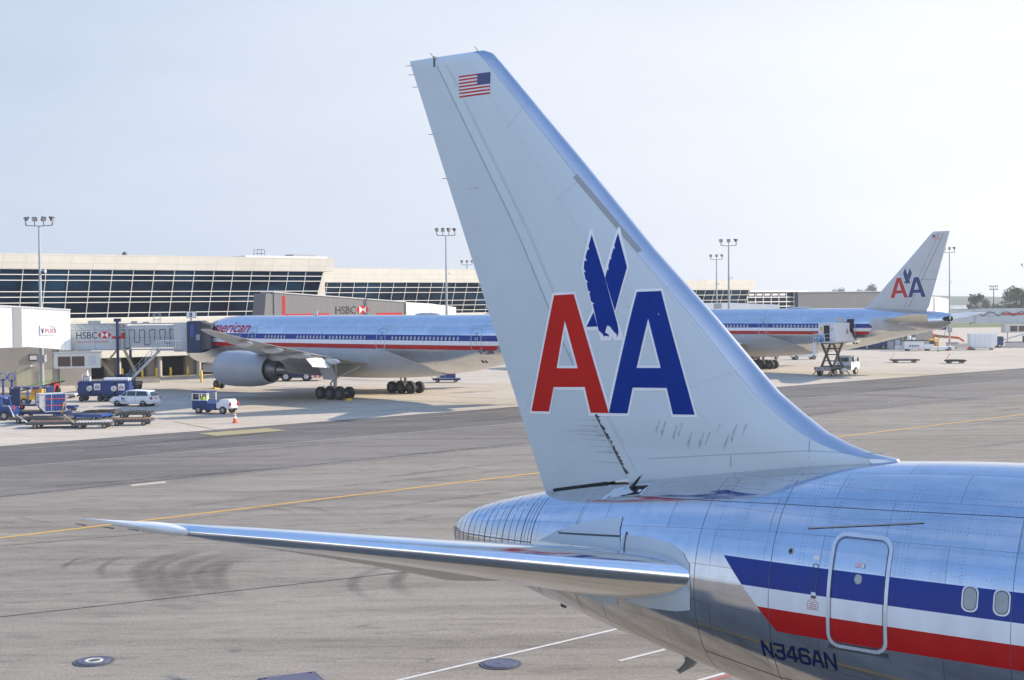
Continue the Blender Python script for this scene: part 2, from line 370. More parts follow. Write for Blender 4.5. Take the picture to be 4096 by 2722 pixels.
# tail cone end outlet, tail skid, antennas
B().lathe([(0, .05), (0, .2), (.05, .22)], (-.88, 0, 4.77), 'x', 16).build('exhaust_outlet', 'black', hero, True)
b = B(); b.prism([(5.30, 2.84), (5.48, 2.86), (5.46, 2.72), (5.18, 2.44), (5.0, 2.35), (4.95, 2.40), (5.10, 2.56)], 'y', -.13, .13); o = b.build('tail_skid', 'gearmetal', hero, bevel=.02)
b = B(); b.tube((5.05, 0, 2.95), (5.1, 0, 2.5), .045); b.tube((5.05, 0, 2.95), (5.07, 0, 2.75), .065); b.build('skid_strut', 'rim', o)
B().prism([(1.95, 3.5), (2.15, 3.45), (2.1, 3.3), (1.98, 3.32)], 'y', -.02, .02).build('antenna', 'dgrey', hero)
# fin
FL = [(15.72, 0), (15.68, .18), (15.61, .28), (15.45, .44), (14.2, 1.59), (12.98, 2.72), (11.11, 4.41), (9.69, 5.81), (8.66, 6.76), (8.2, 7.2), (7.83, 7.67), (7.45, 8.21), (7.25, 8.64), (7.11, 9.07), (7.03, 9.57), (6.6, 9.9), (5.9, 10)]
FL = FL[::-1]
FIN = [(5.9, 3.72), (6.3, 3.85), (7.6, 3.05), (9.34, 2.12), (11.64, .98), (13.66, -.21), (15.73, -1.42)]
def fLE(z): return interp(z, FL)[0]
def fTE(z): return -2.18 + (15.72 - z) * .3816
def fHI(z): return interp(z, FIN)[0]
def fyy(a, z):
    le, te = fLE(z), fTE(z); c = min(le, 8.2) - te; xi = min(1, max(0, (le - a) / (le - te)))
    top = min(1, max(0, (15.74 - z) / .12)) ** .5
    return (5 * .1 * c * (.2969 * xi ** .5 - .126 * xi - .3516 * xi ** 2 + .2843 * xi ** 3 - .1015 * xi ** 4) + .012) * top
def ffn(s=-1, off=.005): return lambda u, v, o: (u, s * (fyy(u, v) + off + o), v)
fpaint = mat('fin grey paint', (.64, .725, .76), .36, var=.035, scale=.7, stretch=(1, 1, .5))
ZS = [5.9, 6.1, 6.3, 6.6, 6.9, 7.03, 7.11, 7.25, 7.45, 7.65, 7.83, 8.2, 8.66, 9.2, 9.69, 10.4, 11.11, 12, 12.98, 13.6, 14.2, 14.8, 15.2, 15.45, 15.61, 15.66, 15.70, 15.735]
def finpart(name, fa, fb, mats, nose=False, zs=ZS, n=18, inset=0):
    """closed shell between chord lines fa(z) (aft) and fb(z) (front)"""
    rings = []
    for z in zs:
        a0, a1 = fa(z), fb(z); ring = []
        us = [a0 + (a1 - a0) * (1 - (1 - k / n) ** (2 if nose else 1)) for k in range(n + 1)]
        for a in us: ring.append((a, -(fyy(a, z) - inset), z))
        for a in reversed(us[:-1] if nose else us): ring.append((a, fyy(a, z) - inset, z))
        rings.append(ring)
    return B().loft(rings).build(name, mats, hero, True, 40)
lew = lambda z: min(.50, .30 + .022 * (15.7 - z))
fin = finpart('vertical_fin', fHI, lambda z: fLE(z) - lew(z), fpaint)
lemat = metalmat('leading edge metal', (.86, .90, .97), .38, lines=.12, dirty=.05)[0]
for z0, z1, nm in ((5.9, 12.9, None), (13.02, 15.735, None)):
    pass
finpart('leading_edge', lambda z: fLE(z) - lew(z) + .006, lambda z: fLE(z), lemat, True)
rz = [5.85, 5.95, 6.05, 6.3] + [z for z in ZS if z > 6.4]
rb = B(); rings = []
for z in rz:
    a0 = fTE(z); a1 = min(fHI(z) - .014, 1.60 + (z - 5.80) * 4.6 if z < 6.3 else 99); ring = []
    a1 = max(a1, a0 + .05)
    us = [a0 + (a1 - a0) * k / 14 for k in range(15)]
    rings.append([(a, -fyy(a, z), z) for a in us] + [(a, fyy(a, z), z) for a in reversed(us)])
rb.loft(rings).build('rudder', mat('rudder grey paint', (.60, .685, .72), .36, var=.05, scale=.8), hero, True, 40)
# black seal under the rudder, vent hatch at the fin root
b = B(); b.bar((1.9, 0, 5.91), (3.3, 0, 6.17), .34, .05); b.bar((3.3, 0, 6.17), (3.75, -.12, 6.52), .1, .05)
b.build('rudder_seal', 'black', hero)
# seams, rivets, streaks, static wicks
d = Decal()
hl = lambda z: fHI(z)
zz = [6.5 + i * .45 for i in range(21)]
d.line([(hl(z) + .02, z) for z in zz if z < 8.3], .035, 0, 0); d.line([(hl(z) + .02, z) for z in zz if z > 7.8], .009, 0, 0)
d.line([(hl(z) + .30, z) for z in zz], .009, 0, 0)
for i in range(220):
    z = 7 + i * .038; d.rect(hl(z) + .34, hl(z) + .355, z, z + .014)
for fr, w in ((.55, .010), (.86, .010)):
    for i in range(230):
        z = 7.2 + i * .036; a = hl(z) + (fLE(z) - hl(z)) * fr; d.rect(a, a + .012, z, z + .012)
for z0, f0, f1 in ((13.9, .5, .95), (12.2, .5, .95), (8.2, .55, .95), (9.9, .55, .97)):
    for i in range(40):
        t = f0 + (f1 - f0) * i / 40; z = z0 + (t - f0) * 1.2; a = hl(z) + (fLE(z) - hl(z)) * t; d.rect(a, a + .012, z, z + .012)
d.line([(7.95, 7.0), (7.93, 7.3), (7.95, 7.5)], .02)
d.line([(6.3, 6.72), (6.3, 6.95)], .02); d.line([(4.35, 6.75), (6.3, 6.97), (7.94, 7.13), (9.3, 7.12)], .014)
d.build('panel_seam', mat('seam sealant', (.42, .47, .49), .7), ffn(), hero, .3)
d = Decal(); random.seed(3)
for i in range(16):
    z = 6.6 + random.random() * .9; l = .25 + random.random() * .9
    d.poly([(hl(z) - .05, z + .012), (hl(z) - .05, z - .008), (hl(z) - l, z - .01)])
for i in range(10):
    z = 7.5 + random.random() * 1.4; w = .02 + random.random() * .05; d.rect(hl(z), hl(z) + w, z, z + .08)
d.poly([(-.1, 12.62), (-.1, 12.645), (-.65, 12.63)])
for i in range(11):
    a = 4.6 + i * .2 + random.random() * .1; z = 7.35 + random.random() * .25
    d.poly([(a, z), (a + .02, z), (a - .10, z - .22 - random.random() * .16), (a - .11, z - .24)])
d.build('grime', mat('grime', (.50, .555, .58), .8, var=.5, scale=9), ffn(-1, .0045), hero, .3)
d = Decal(); random.seed(6)
for i in range(34):
    z = 6.4 + i * .036; w = .015 + random.random() * .07; d.rect(hl(z) - w * .3, hl(z) + w, z, z + .035)
d.build('hinge_seal', mat('weathered seal', (.10, .10, .095), .8, var=.6, scale=14), ffn(-1, .006), hero, .3)
d = Decal(); d.poly([(2.50, 12.70), (2.60, 12.76), (4.19, 11.08), (4.09, 11.03)]); d.build('abrasion_strip', 'grey', ffn(), hero, .3)
emblem(3.4, 7.6).build('tail_emblem', [mat('emblem white', (.92, .93, .94), .4, var=.03), mat('emblem red', (.58, .014, .010), .45, var=.1, scale=1, spec=.2), mat('emblem blue', (.002, .035, .27), .45, var=.15, scale=1.5, spec=.15)], ffn(-1, .006), hero, .3)
emblem(3.4, 7.6).build('tail_emblem', ['white', 'red', 'blue'], ffn(1, .006), hero, .3)
fl = flag(-.62, .285, 14.71, 15.2).build('flag', ['white', 'red', 'blue'], ffn(-1, .005), hero, .3)
for a, z in ((-2.12, 15.62), (-2.05, 15.4), (-1.92, 15.1), (-1.45, 13.95), (-1.05, 12.9)): B().tube((a + .12, 0, z), (a - .2, 0, z + .02), .010, .006, 5).build('static_wick', 'dgrey', hero)
for a in (-.15, -1.45): B().tube((a, 0, 15.72), (a - .12, 0, 15.86), .010, .006, 5).build('static_wick', 'dgrey', hero)
b = B(); b.box(-1.39, -1.36, -.105, .105, 15.5, 15.745); b.build('tip_gap', 'dgrey', hero)
# open vent hatch on the crown by the fin
grey_plate = mat('plate grey paint', (.58, .65, .69), .38, var=.06, scale=1.5)
d = Decal(); d.poly([(3.64, 5.92), (3.72, 6.12), (4.07, 6.205), (4.62, 6.29), (4.60, 6.10), (3.94, 6.0)], 0, 0); d.build('vent_frame', grey_plate, hfn(-1, .008), hero, .2)
d = Decal(); d.poly([(4.11, 6.19), (4.56, 6.26), (4.54, 6.11), (4.08, 6.03)], 0, 0); d.build('vent_opening', 'tyredark', hfn(-1, .012), hero, .2)
b = B(); b.add([(4.10, -.62, 6.17), (4.36, -.52, 6.47), (4.20, -.80, 6.06), (3.75, -.95, 5.97), (4.12, -.60, 6.17), (4.38, -.50, 6.47), (4.22, -.78, 6.06)], [(0, 1, 2), (0, 2, 3), (4, 5, 6)]); b.build('vent_flap', 'black', hero)
# grey abrasion plates round the tailplane root
grey_plate = mat('plate grey paint', (.58, .65, .69), .38, var=.06, scale=1.5)
d = Decal()
d.poly([(4.62, 5.40), (5.26, 5.43), (5.75, 5.38), (6.1, 5.24), (6.28, 5.04), (6.33, 4.6), (6.29, 4.18), (5.94, 4.10), (5.3, 4.06), (4.75, 4.1), (4.65, 4.4), (2.2, 4.3), (2.6, 4.7), (4.4, 4.9)])
d.poly([(1.9, 4.40), (2.9, 4.12), (4.0, 3.92), (4.45, 3.98), (4.65, 4.4)])
d.build('abrasion_plate', grey_plate, hfn(-1, .010), hero, .2)
d = Decal(); d.poly([(2.36, 5.03), (2.8, 5.26), (3.48, 5.52), (4.44, 5.72), (4.47, 5.5), (4.6, 5.12), (3.0, 5.04)])
d.build('abrasion_plate', grey_plate, hfn(-1, .018), hero, .2)
d = Decal(); d.line([(2.9, 5.24), (4.5, 5.36)], .035); d.line([(4.66, 5.45), (4.70, 4.95)], .03); d.build('plate_gap', 'dgrey', hfn(-1, .021), hero, .2)
# tail cone rivet bands, ring joints, long joints
d = Decal()
def circ(a, w, z0=None, z1=None):
    zt, zb, _ = interp(a, HROWS); zt -= .03; zb += .03
    z0 = z0 if z0 is not None else zb; z1 = z1 if z1 is not None else zt
    n = 22; d.line([(a, z0 + (z1 - z0) * (.5 - .5 * cos(pi * k / n))) for k in range(n + 1)], w)
for i in range(14): circ(-.6 + i * .2, .014 if i % 3 else .024)
for a, w in ((2.1, .024), (1.9, .01), (3.3, .009), (4.0, .006), (6.4, .009), (8.0, .010), (12.3, .008)): circ(a, w)
for i in range(9):
    a = -.5 + i * .2
d.line([(-.8, 4.83), (.5, 4.88), (2.1, 4.95)], .022)
d.line([(4.4, 6.07), (7.95, 6.26), (12, 6.4), (15, 6.42)], .009)
d.line([(6.4, 3.35), (8, 3.1), (12, 2.9)], .016)
d.build('skin_joint', mat('joint dark', (.12, .14, .19), .4, .5, var=.5, scale=14), hfn(-1, .003), hero, .12)
# door with frame, placard, porthole
d = Decal(); outer = rrect(9.17, 10.22, 4.0, 5.9, .2); d.line(outer, .062, 0, 0, True)
door = d.build('door', mat('door frame silver', (.70, .73, .78), .35, .4), hfn(-1, .012), hero, .15)
d = Decal(); d.line(rrect(9.22, 10.17, 4.05, 5.85, .17), .009, 0, 0, True); d.build('door_gap', 'dgrey', hfn(-1, .010), door, .15)
d = Decal(); d.rect(9.62, 9.79, 5.39, 5.46, 0, 0); d.rect(9.625, 9.785, 5.395, 5.455, 1, .001); d.text('EXIT', 9.64, 5.407, .052, 0, .002, .001); d.build('exit_placard', ['red', 'white'], hfn(-1, .012), door, .1)
d = Decal(); d.poly([(9.70 + .075 * cos(k * pi / 8), 5.2 + .085 * sin(k * pi / 8)) for k in range(16)], 0, 0); d.poly([(9.70 + .06 * cos(k * pi / 8), 5.2 + .07 * sin(k * pi / 8)) for k in range(16)], 1, .002); d.build('porthole', ['rim', 'winpane'], hfn(-1, .012), door, .1)
d = Decal(); d.rect(9.15, 10.25, 3.93, 3.99); d.build('door_sill', 'dgrey', hfn(-1, .012), door, .1)
d = Decal(); d.line([(8.6, 5.93), (10.67, 6.2)], .02); d.build('rain_gutter', 'rim', hfn(-1, .02), hero, .2)
d = Decal(); d.line(rrect(8.84, 8.93, 4.86, 5.36, .03), .012, 0, 0, True); d.rect(8.84, 8.93, 4.83, 4.88, 1, .001); d.rect(8.84, 8.94, 4.78, 4.82, 0, .001); d.rect(8.82, 8.94, 5.43, 5.5, 1, 0); d.build('handle_recess', ['dgrey', 'white'], hfn(-1, .006), hero, .1)
d = Decal(); d.poly([(8.36 + .05 * cos(k * pi / 6), 5.52 + .06 * sin(k * pi / 6)) for k in range(12)], 0, 0); d.poly([(8.36 + .03 * cos(k * pi / 6), 5.52 + .036 * sin(k * pi / 6)) for k in range(12)], 1, .002); d.build('sensor_port', ['rim', 'tyredark'], hfn(-1, .006), hero, .1)
d = Decal(); d.line([(8.78, 4.58), (8.98, 4.58), (8.98, 4.70), (8.88, 4.78), (8.78, 4.70)], .008, 0, 0, True)
for i in range(4): d.rect(8.81 + (.04 if i == 3 else 0), 8.95 - (.04 if i == 3 else 0), 4.60 + i * .035, 4.612 + i * .035)
d.build('rescue_placard', 'pinkred', hfn(-1, .006), hero, .1)
d = Decal(); d.rect(6.6, 7.3, 3.32, 3.33)
d.bm.free()
# rivet dots in rows round the door and along the frames
d = Decal(); random.seed(9)
def rv(a, z, r=.009): d.rect(a - r, a + r, z - r * .8, z + r * .8)
for a in (6.75, 7.3, 7.85, 8.55, 8.62, 8.95, 9.06, 10.33, 10.42, 10.5, 10.95, 11.45, 12.55, 13.1):
    z = 5.35
    while z < 6.75:
        rv(a, z); z += .055
for z in (5.62, 5.82, 6.12, 6.32, 6.44, 6.62):
    a = 6.5
    while a < 13.6:
        rv(a, z); a += .07
for k in range(5):
    for i in range(30): rv(9.0 + i * .05, 5.98 + k * .045 + .004 * i * (k % 2))
for a0 in (10.9, 11.42, 11.94, 12.46):
    for i in range(9): rv(a0 + i * .055, 5.43 + .07 * sin(i / 8 * pi))
d.build('rivets', mat('rivet heads', (.42, .50, .64), .5, .6), hfn(-1, .003), hero, 0)['kind'] = 'stuff'
random.seed(5)
for i in range(9):
    x = 11.63 + i * .51
    d = Decal(); d.poly(rrect(x - .135, x + .135, 4.905, 5.325, .11), 0, 0); d.poly(rrect(x - .112, x + .112, 4.93, 5.30, .10), 1, .001); w = d.build('window', [mat('window frame metal', (.6, .62, .66), .3, .8), 'dgrey'], hfn(-1, .006), hero, .08)
    d = Decal(); d.poly(rrect(x - .10, x + .10, 4.945, 5.285, .09), 0, 0); d.build('pane', mat('cabin blind', (.36, .38, .38), .12, var=.2, scale=3), hfn(-1, .010), w, .08)
d = Decal(); block_text(d, 'N346AN', 7.80, 3.54, .27, slant=0, wd=.17); d.build('registration', mat('registration navy', (.003, .012, .09), .5, spec=.2), hfn(-1, .006), hero, .1)
# tailplane with dihedral; elevator drooped a little
sl = metalmat('tailplane metal', (.78, .80, .84), .20, lines=.15, dirty=.2, pw=.8)[0]
def stab(s):
    yr = [(1.2, 7.05, .45, 4.66, 1.04), (2.2, 6.2, .45, 4.82, .95), (4, 4.6, -.02, 5.17, .70), (6, 2.98, -.57, 5.56, .50), (8, 1.34, -1.12, 5.94, .33), (8.9, .62, -1.40, 6.10, .25), (9.2, .15, -1.85, 6.15, .17), (9.34, -.6, -2.4, 6.18, .05)]
    def ring(y, f0, f1, n=14, zo=0):
        le, te, z, th = interp(y, yr); pts = []; c = le - te
        def h(x): return th / .2 * 5 * .1 * (.2969 * x ** .5 - .126 * x - .3516 * x * x + .2843 * x ** 3 - .1015 * x ** 4) * 2
        q = [f0 + (f1 - f0) * (k / n) ** (2 if f0 == 0 else 1) for k in range(n + 1)]
        inc = .075
        for x in q: pts.append((le - x * c, s * y, z + h(x) - x * c * inc * max(0, 1 - y / 9.2)))
        for x in reversed(q if f0 > 0 else q[1:]): pts.append((le - x * c, s * y, z - h(x) - x * c * inc * max(0, 1 - y / 9.2)))
        return pts
    ys = [1.2, 1.7, 2.2, 3, 4, 5, 6, 7, 8, 8.6, 8.9, 9.05, 9.2, 9.28, 9.34]
    t = B()
    t.loft([ring(y, 0, .70) for y in ys if y < 9.06])
    o = t.build('tailplane', mat('tailplane bare metal', (.86, .88, .90), .15, 1, var=.1, scale=1.2, stretch=(1, .3, 1)), hero, True, 35)
    B().loft([ring(y, 0, .995) for y in (9.055, 9.1, 9.2, 9.28, 9.34)]).build('tip_cap', mat('tip white', (.74, .77, .80), .35), o, True, 35)
    e = B(); rings = []
    for y in [2.15, 3, 4, 5, 6, 7, 8, 8.7]:
        r = ring(y, .705, .998, 6); le, te, z, th = interp(y, yr); hx = le - .7 * (le - te)
        rings.append([(hx - (hx - p[0]) * cos(.17) , p[1], p[2] - (hx - p[0]) * .21) for p in r])
    e.loft(rings); e.build('elevator', mat('elevator metal', (.50, .49, .45), .35, .8, var=.12), o, True, 35)
    for y in (9.3, 9.1, 8.8): le, te, z, _ = interp(y, yr); B().tube((te + .1, s * y, z - .12), (te - .22, s * y, z - .12), .012, .006, 5).build('static_wick', 'dgrey', o)
stab(-1); stab(1)
# main gear and wings far forward, outside the frame, carry the hull
for s in (-1, 1):
    b = B()
    for dx in (-.57, .57):
        for dy in (-.57, .57): b.wheel(29 + dx, s * 4.65 + dy, .56, .56, .38)
    b.tube((29, s * 4.65, .56), (29, s * 3.6, 2.6), .15); b.bar((28.3, s * 4.65, .56), (29.7, s * 4.65, .56), .2, .2)
    b.build('main_gear', ['black', 'rim'], hero)
b = B(); b.wheel(49, -.3, .45, .45, .3); b.wheel(49, .3, .45, .45, .3); b.tube((49, 0, .45), (49, 0, 2.4), .11); b.build('nose_gear', ['black', 'rim'], hero)
# ------------------------------------------------------------------ big twin jets at the gates; origin on the ground between the main gears, x forward
WT = [(-30.15, 8.10, 6.85, .35), (-29.9, 8.15, 6.7, .5), (-29.2, 8.3, 6.25, .9), (-26.2, 8.55, 5.6, 1.6), (-22.2, 8.8, 4.7, 2.35), (-18.2, 8.9, 3.75, 2.85), (-14.2, 8.9, 3.0, 3.08), (-10.2, 8.9, 2.7, 3.1), (19.8, 8.9, 2.7, 3.1), (21.8, 8.86, 2.7, 3.06), (24.3, 8.6, 2.74, 2.88), (26.8, 7.95, 2.9, 2.48), (28.8, 7.05, 3.15, 1.95), (30.3, 6.2, 3.52, 1.32), (31.3, 5.4, 4.0, .7), (31.75, 4.85, 4.45, .25), (31.82, 4.66, 4.64, .03)]
WROWS = smooth_rows(WT, [-30.15, -30] + [-29.8 + i * .8 for i in range(26)] + list(range(-8, 19, 3)) + [19 + i * .6 for i in range(19)] + [30.7, 31, 31.3, 31.5, 31.65, 31.75, 31.82])
def wsurf(x, z):
    zt, zb, w = interp(x, WROWS); q = (z - (zt + zb) / 2) / ((zt - zb) / 2); return w * math.sqrt(max(0, 1 - q * q))
def wfn(s=1, off=.012): return lambda u, v, o: (u, s * (wsurf(u, v) + off + o), v)
wskin = striped('polished aluminium widebody', (6.84, 6.26, 5.82, 5.36), -20.8, .72, 1, col=(.80, .83, .87), rough=.24, lines=.18, dirty=.30, pw=1.1, ph=1.6, wav=.2)
wgrey = mat('widebody grey', (.50, .51, .52), .38, var=.12, scale=.5)
wbelly = mat('fairing grey', (.44, .45, .45), .4, var=.2, scale=.4, stretch=(.4, 1, 1.5))
def WFL(z): return interp(z, [(8.3, -17.0), (8.85, -17.9), (9.11, -18.53), (9.4, -18.98), (10.12, -19.72), (11.95, -21.3), (14.46, -23.68), (18.6, -27.45), (18.8, -27.68), (18.9, -27.95)])[0]
def WTE(z): return -27 - (z - 8.5) * .285
def wfy(u, v):
    le, te = WFL(v), WTE(v); c = min(le, -20) - te; xi = min(1, max(0, (le - u) / (le - te)))
    return 5 * .095 * c * (.2969 * xi ** .5 - .126 * xi - .3516 * xi ** 2 + .2843 * xi ** 3 - .1015 * xi ** 4) + .02
def wffn(s=1, off=.012): return lambda u, v, o: (u, s * (wfy(u, v) + off + o), v)
def wing(parent, s):
    yr = [(2.2, 12.8, -2.2, 3.75, 1.5), (3.1, 12.0, -2.2, 3.85, 1.35), (6, 9.9, -2.25, 4.25, 1.0), (9.7, 7.3, -2.35, 4.85, .72), (15, 3.3, -4.4, 5.62, .52), (20, -.6, -6.2, 6.35, .4), (26, -5.2, -8.4, 7.3, .26), (29.4, -7.9, -9.6, 7.9, .16), (30.1, -8.7, -9.9, 8.0, .1), (30.4, -9.4, -10.05, 8.05, .03)]
    rings = []
    def ring(y, f0=0, f1=1, n=12):
        le, te, z, t = interp(y, yr); c = le - te; top = []; bot = []
        for k in range(n + 1):
            x = f0 + (f1 - f0) * (k / n) ** (1.8 if f0 == 0 else 1)
            h = t * 5 * .5 * .2 * (.2969 * x ** .5 - .126 * x - .3516 * x * x + .2843 * x ** 3 - .1015 * x ** 4) / .1
            top.append((le - x * c, s * y, z + h * .62)); bot.append((le - x * c, s * y, z - h * .45 - .01))
        return top + (bot[:0:-1] if f0 == 0 else bot[::-1])
    o = B().loft([ring(y) for y in (2.2, 3.1, 4.5, 6, 8, 9.7, 12, 15, 18, 20, 23, 26, 28, 29.4, 30.1, 30.4)]).build('wing', wgrey, parent, True, 40)
    for y, ln in ((13.2, 3.6), (18.4, 3.2), (23.5, 2.4)):   # flap track fairings
        le, te, z, t = interp(y, yr)
        B().lathe([(-ln * .45, .02), (-ln * .3, .2), (0, .32), (ln * .35, .26), (ln * .55, .03)], (te + .6, s * y, z - .42), 'x', 12).build('flap_track_fairing', wgrey, o, True)
    le, te, z, t = interp(10.4, yr)
    b = B(); b.add([(te + .9, s * 9.2, z - .15), (te + .9, s * 11.6, z + .02), (te - .7, s * 11.8, z - 1.12), (te - .7, s * 9.4, z - 1.3), (te + .9, s * 9.2, z - .29), (te + .9, s * 11.6, z - .12), (te - .72, s * 11.8, z - 1.16), (te - .72, s * 9.4, z - 1.34)], [(0, 1, 2, 3), (7, 6, 5, 4), (0, 4, 5, 1), (1, 5, 6, 2), (2, 6, 7, 3), (3, 7, 4, 0)])
    b.build('flap', 'white', o)
    B().lathe([(-1.6, .03), (-.9, .3), (.6, .38), (1.6, .05)], (te - .1, s * 8.8, z - .8), 'x', 12).build('flap_track_fairing', wgrey, o, True)
    return o
def engine(parent, s):
    c = (0, s * 9.65, 3.22)
    o = B().lathe([(12.2, 1.40), (12.9, 1.52), (13.12, 1.64), (12.95, 1.76), (12.2, 1.9), (10.6, 1.96), (8.6, 1.93), (6.8, 1.76), (5.3, 1.46), (5.28, 1.38), (6.2, 1.25)], c, 'x', 40).build('engine_nacelle', mat('nacelle grey', (.37, .39, .41), .35, var=.1, scale=.6), parent, True, 35)
    B().lathe([(6.2, 1.3), (5.6, 1.12), (4.9, 1.0), (4.1, .80), (4.05, .70), (4.6, .6)], c, 'x', 32).build('core_cowl', mat('exhaust metal', (.22, .20, .20), .35, .8, var=.35), o, True, 35)
    B().lathe([(4.7, .62), (4.0, .55), (3.3, .33), (2.75, .03)], c, 'x', 24).build('exhaust_plug', mat('exhaust plug', (.30, .28, .27), .3, .8, var=.3), o, True, 35)
    B().lathe([(12.1, .02), (12.0, 1.45)], c, 'x', 28).build('fan', 'dgrey', o)
    B().lathe([(5.95, 1.0), (5.9, 1.42)], c, 'x', 28).build('duct', 'tyredark', o)
    b = B(); b.prism([(11.2, 4.9), (8.5, 5.15), (4, 5.0), (1.5, 4.75), (3.5, 4.2), (6, 4.1), (11, 4.6)], 'y', s * 9.65 - .22, s * 9.65 + .22)
    b.build('pylon', wgrey, o, bevel=.06)
def main_gear(parent, s):
    b = B(); b.tube((0, s * 5.5, .75), (0, s * 5.4, 4.1), .17, .22, 10); b.bar((-1.6, s * 5.5, .7), (1.6, s * 5.5, .7), .3, .3)
    for x in (-1.45, 0, 1.45): b.tube((x, s * 5.5 - .9, .67), (x, s * 5.5 + .9, .67), .09)
    b.bar((0, s * 5.4, 2.0), (2.1, s * 4.2, 3.5), .14, .14); b.bar((0, s * 5.4, 2.2), (-1.5, s * 3.2, 3.4), .12, .12); b.bar((.2, s * 5.45, .9), (.75, s * 5.45, 1.6), .12, .1); b.bar((.75, s * 5.45, 1.6), (.15, s * 5.45, 2.2), .12, .1)
    for x in (-1, .1, 1): b.path([(x * 1.3 - .5, s * 5.5 + .35, 1.15), (x * 1.3, s * 5.5 + .4, 1.4), (x * 1.3 + .5, s * 5.5 + .35, 1.1)], .025, 5)
    g = b.build('main_gear', 'gearmetal', parent)
    for x in (-1.45, 0, 1.45):
        for dy in (-.7, .7): B().wheel(x, s * 5.5 + dy, .67, .67, .5).build('wheel', ['black', 'dgrey'], g, True, 30)
    d = B(); y = s * 6.05
    d.add([(1.9, y + s * .3, 4.3), (-.1, y + s * .3, 4.4), (-.75, y, 2.4), (-.45, y, 2.05), (1.1, y, 2.1), (1.55, y, 2.9)], [(0, 1, 2, 3, 4, 5)])
    d.add([(1.9, y + s * .37, 4.3), (-.1, y + s * .37, 4.4), (-.75, y + s * .07, 2.4), (-.45, y + s * .07, 2.05), (1.1, y + s * .07, 2.1), (1.55, y + s * .07, 2.9)], [(5, 4, 3, 2, 1, 0)])
    d.build('gear_door', wgrey, g, fix=False)
def widebody(name, label, reg, loc, title):
    root = thing(name, label, 'airliner', loc, 141.5)
    fuselage_mesh(WROWS, 64).build('fuselage', wskin, root, smooth=True, sharp=50)
    # wing to body fairing
    b = B(); rings = []
    for i in range(33):
        x = -11.2 + i * .9; t = i / 32
        zl = 5.3 if x > -4.6 else 2.75 + 2.55 * max(0, min(1, (x + 11.2) / 6.6)) ** .62
        if x > 13: zl = 5.3 - (x - 13) * .55
        zl = max(zl, 2.9); zt, zb, w = interp(x, WROWS); zc, r = (zt + zb) / 2, (zt - zb) / 2
        bul = .04 + .62 * max(0, sin(pi * min(1, max(0, (x + 11.2) / 28.8)))) ** .7
        th = math.asin(max(-1, min(1, (zl - zc) / r))); ring = []
        for k in range(25):
            a = th + (-pi - 2 * th) * k / 24; e = 1 - abs(2 * k / 24 - 1)
            q = .02 + bul * min(1, e * 2.2) ** .8
            ring.append((x, (w + q * .55) * cos(a), zc + (r + q) * sin(a)))
        rings.append(ring)
    b.loft(rings, closed=False).build('wing_fairing', wbelly, root, True)
    for s in (1, -1):
        wing(root, s); engine(root, s); main_gear(root, s)
    # fin
    rings = []
    for z in (8.3, 8.7, 9.02, 9.2, 9.35, 9.6, 10, 11, 12, 13, 14, 15, 16, 17, 18, 18.3, 18.6, 18.75, 18.88):
        le, te = WFL(z), WTE(z)
        if z < 8.9: te = -26.9
        us = [te + (le - te) * (1 - (1 - k / 16) ** 2) for k in range(17)]; q = 1 if z < 18.8 else .4
        rings.append([(a, -wfy(a, z) * q, z) for a in us] + [(a, wfy(a, z) * q, z) for a in reversed(us[:-1])])
    fin = B().loft(rings).build('vertical_fin', mat('widebody fin grey', (.60, .61, .60), .4, var=.06, scale=.4), root, True, 40)
    for s in (1, -1):
        d = Decal(); h = lambda z: WTE(z) + (WFL(z) - WTE(z)) * .3
        d.line([(h(z), z) for z in (9, 11, 13, 15, 17, 18.6)], .05); d.line([(h(z) + .6, z) for z in (9, 11, 13, 15, 17, 18.6)], .03); d.line([(WTE(12.6), 12.6), (h(12.6), 12.65)], .04)
        d.build('panel_seam', 'dgrey', wffn(s), fin, .5)
        emblem(-24.43, 10.2, 1.12, -1, 1.05).build('tail_emblem', ['white', 'red', 'blue'], wffn(s, .02), fin, .4)
        flag(-28.6, -27.7, 17.88, 18.42).build('flag', ['white', 'red', 'blue'], wffn(s, .02), fin, .3)
    # tailplanes
    for s in (1, -1):
        yr = [(.8, -20.6, -27.6, 7.05, .85), (2, -21.5, -27.8, 7.2, .7), (10.2, -28.4, -30.9, 8.15, .24), (10.7, -29.4, -31.0, 8.2, .04)]
        rings = []
        for y in (.8, 2, 4, 6, 8, 9.5, 10.2, 10.5, 10.7):
            le, te, z, t = interp(y, yr); c = le - te; top = []; bot = []
            for k in range(11):
                x = (k / 10) ** 1.8; hh = t * 2.5 * (.2969 * x ** .5 - .126 * x - .3516 * x * x + .2843 * x ** 3 - .1015 * x ** 4) * 2
                top.append((le - x * c, s * y, z + hh * .6 - x * c * .03)); bot.append((le - x * c, s * y, z - hh * .5 - .01 - x * c * .03))
            rings.append(top + bot[:0:-1])
        B().loft(rings).build('tailplane', mat('widebody tailplane', (.62, .62, .60), .32, .75, var=.15, scale=.5), root, True, 40)
        d = Decal(); d.poly([(-20.3, 7.6), (-22.5, 7.75), (-24.2, 6.7), (-26.2, 6.0), (-23.5, 5.75), (-20.8, 6.1), (-19.9, 6.9)])
        d.build('abrasion_plate', wgrey, wfn(s, .02), root, .4)
    B().lathe([(-.1, .28), (.06, .3), (.08, .01)], (-30.15, 0, 7.45), 'x', 12).build('exhaust_outlet', 'tyredark', root)
    for s in (1, -1):
        d = Decal(); d.poly([(-29.2, 7.45), (-29.45, 7.68), (-30.05, 7.85), (-30.1, 7.1), (-29.5, 7.2)]); d.build('exhaust_cutout', 'tyredark', wfn(s, .03), root, .3)
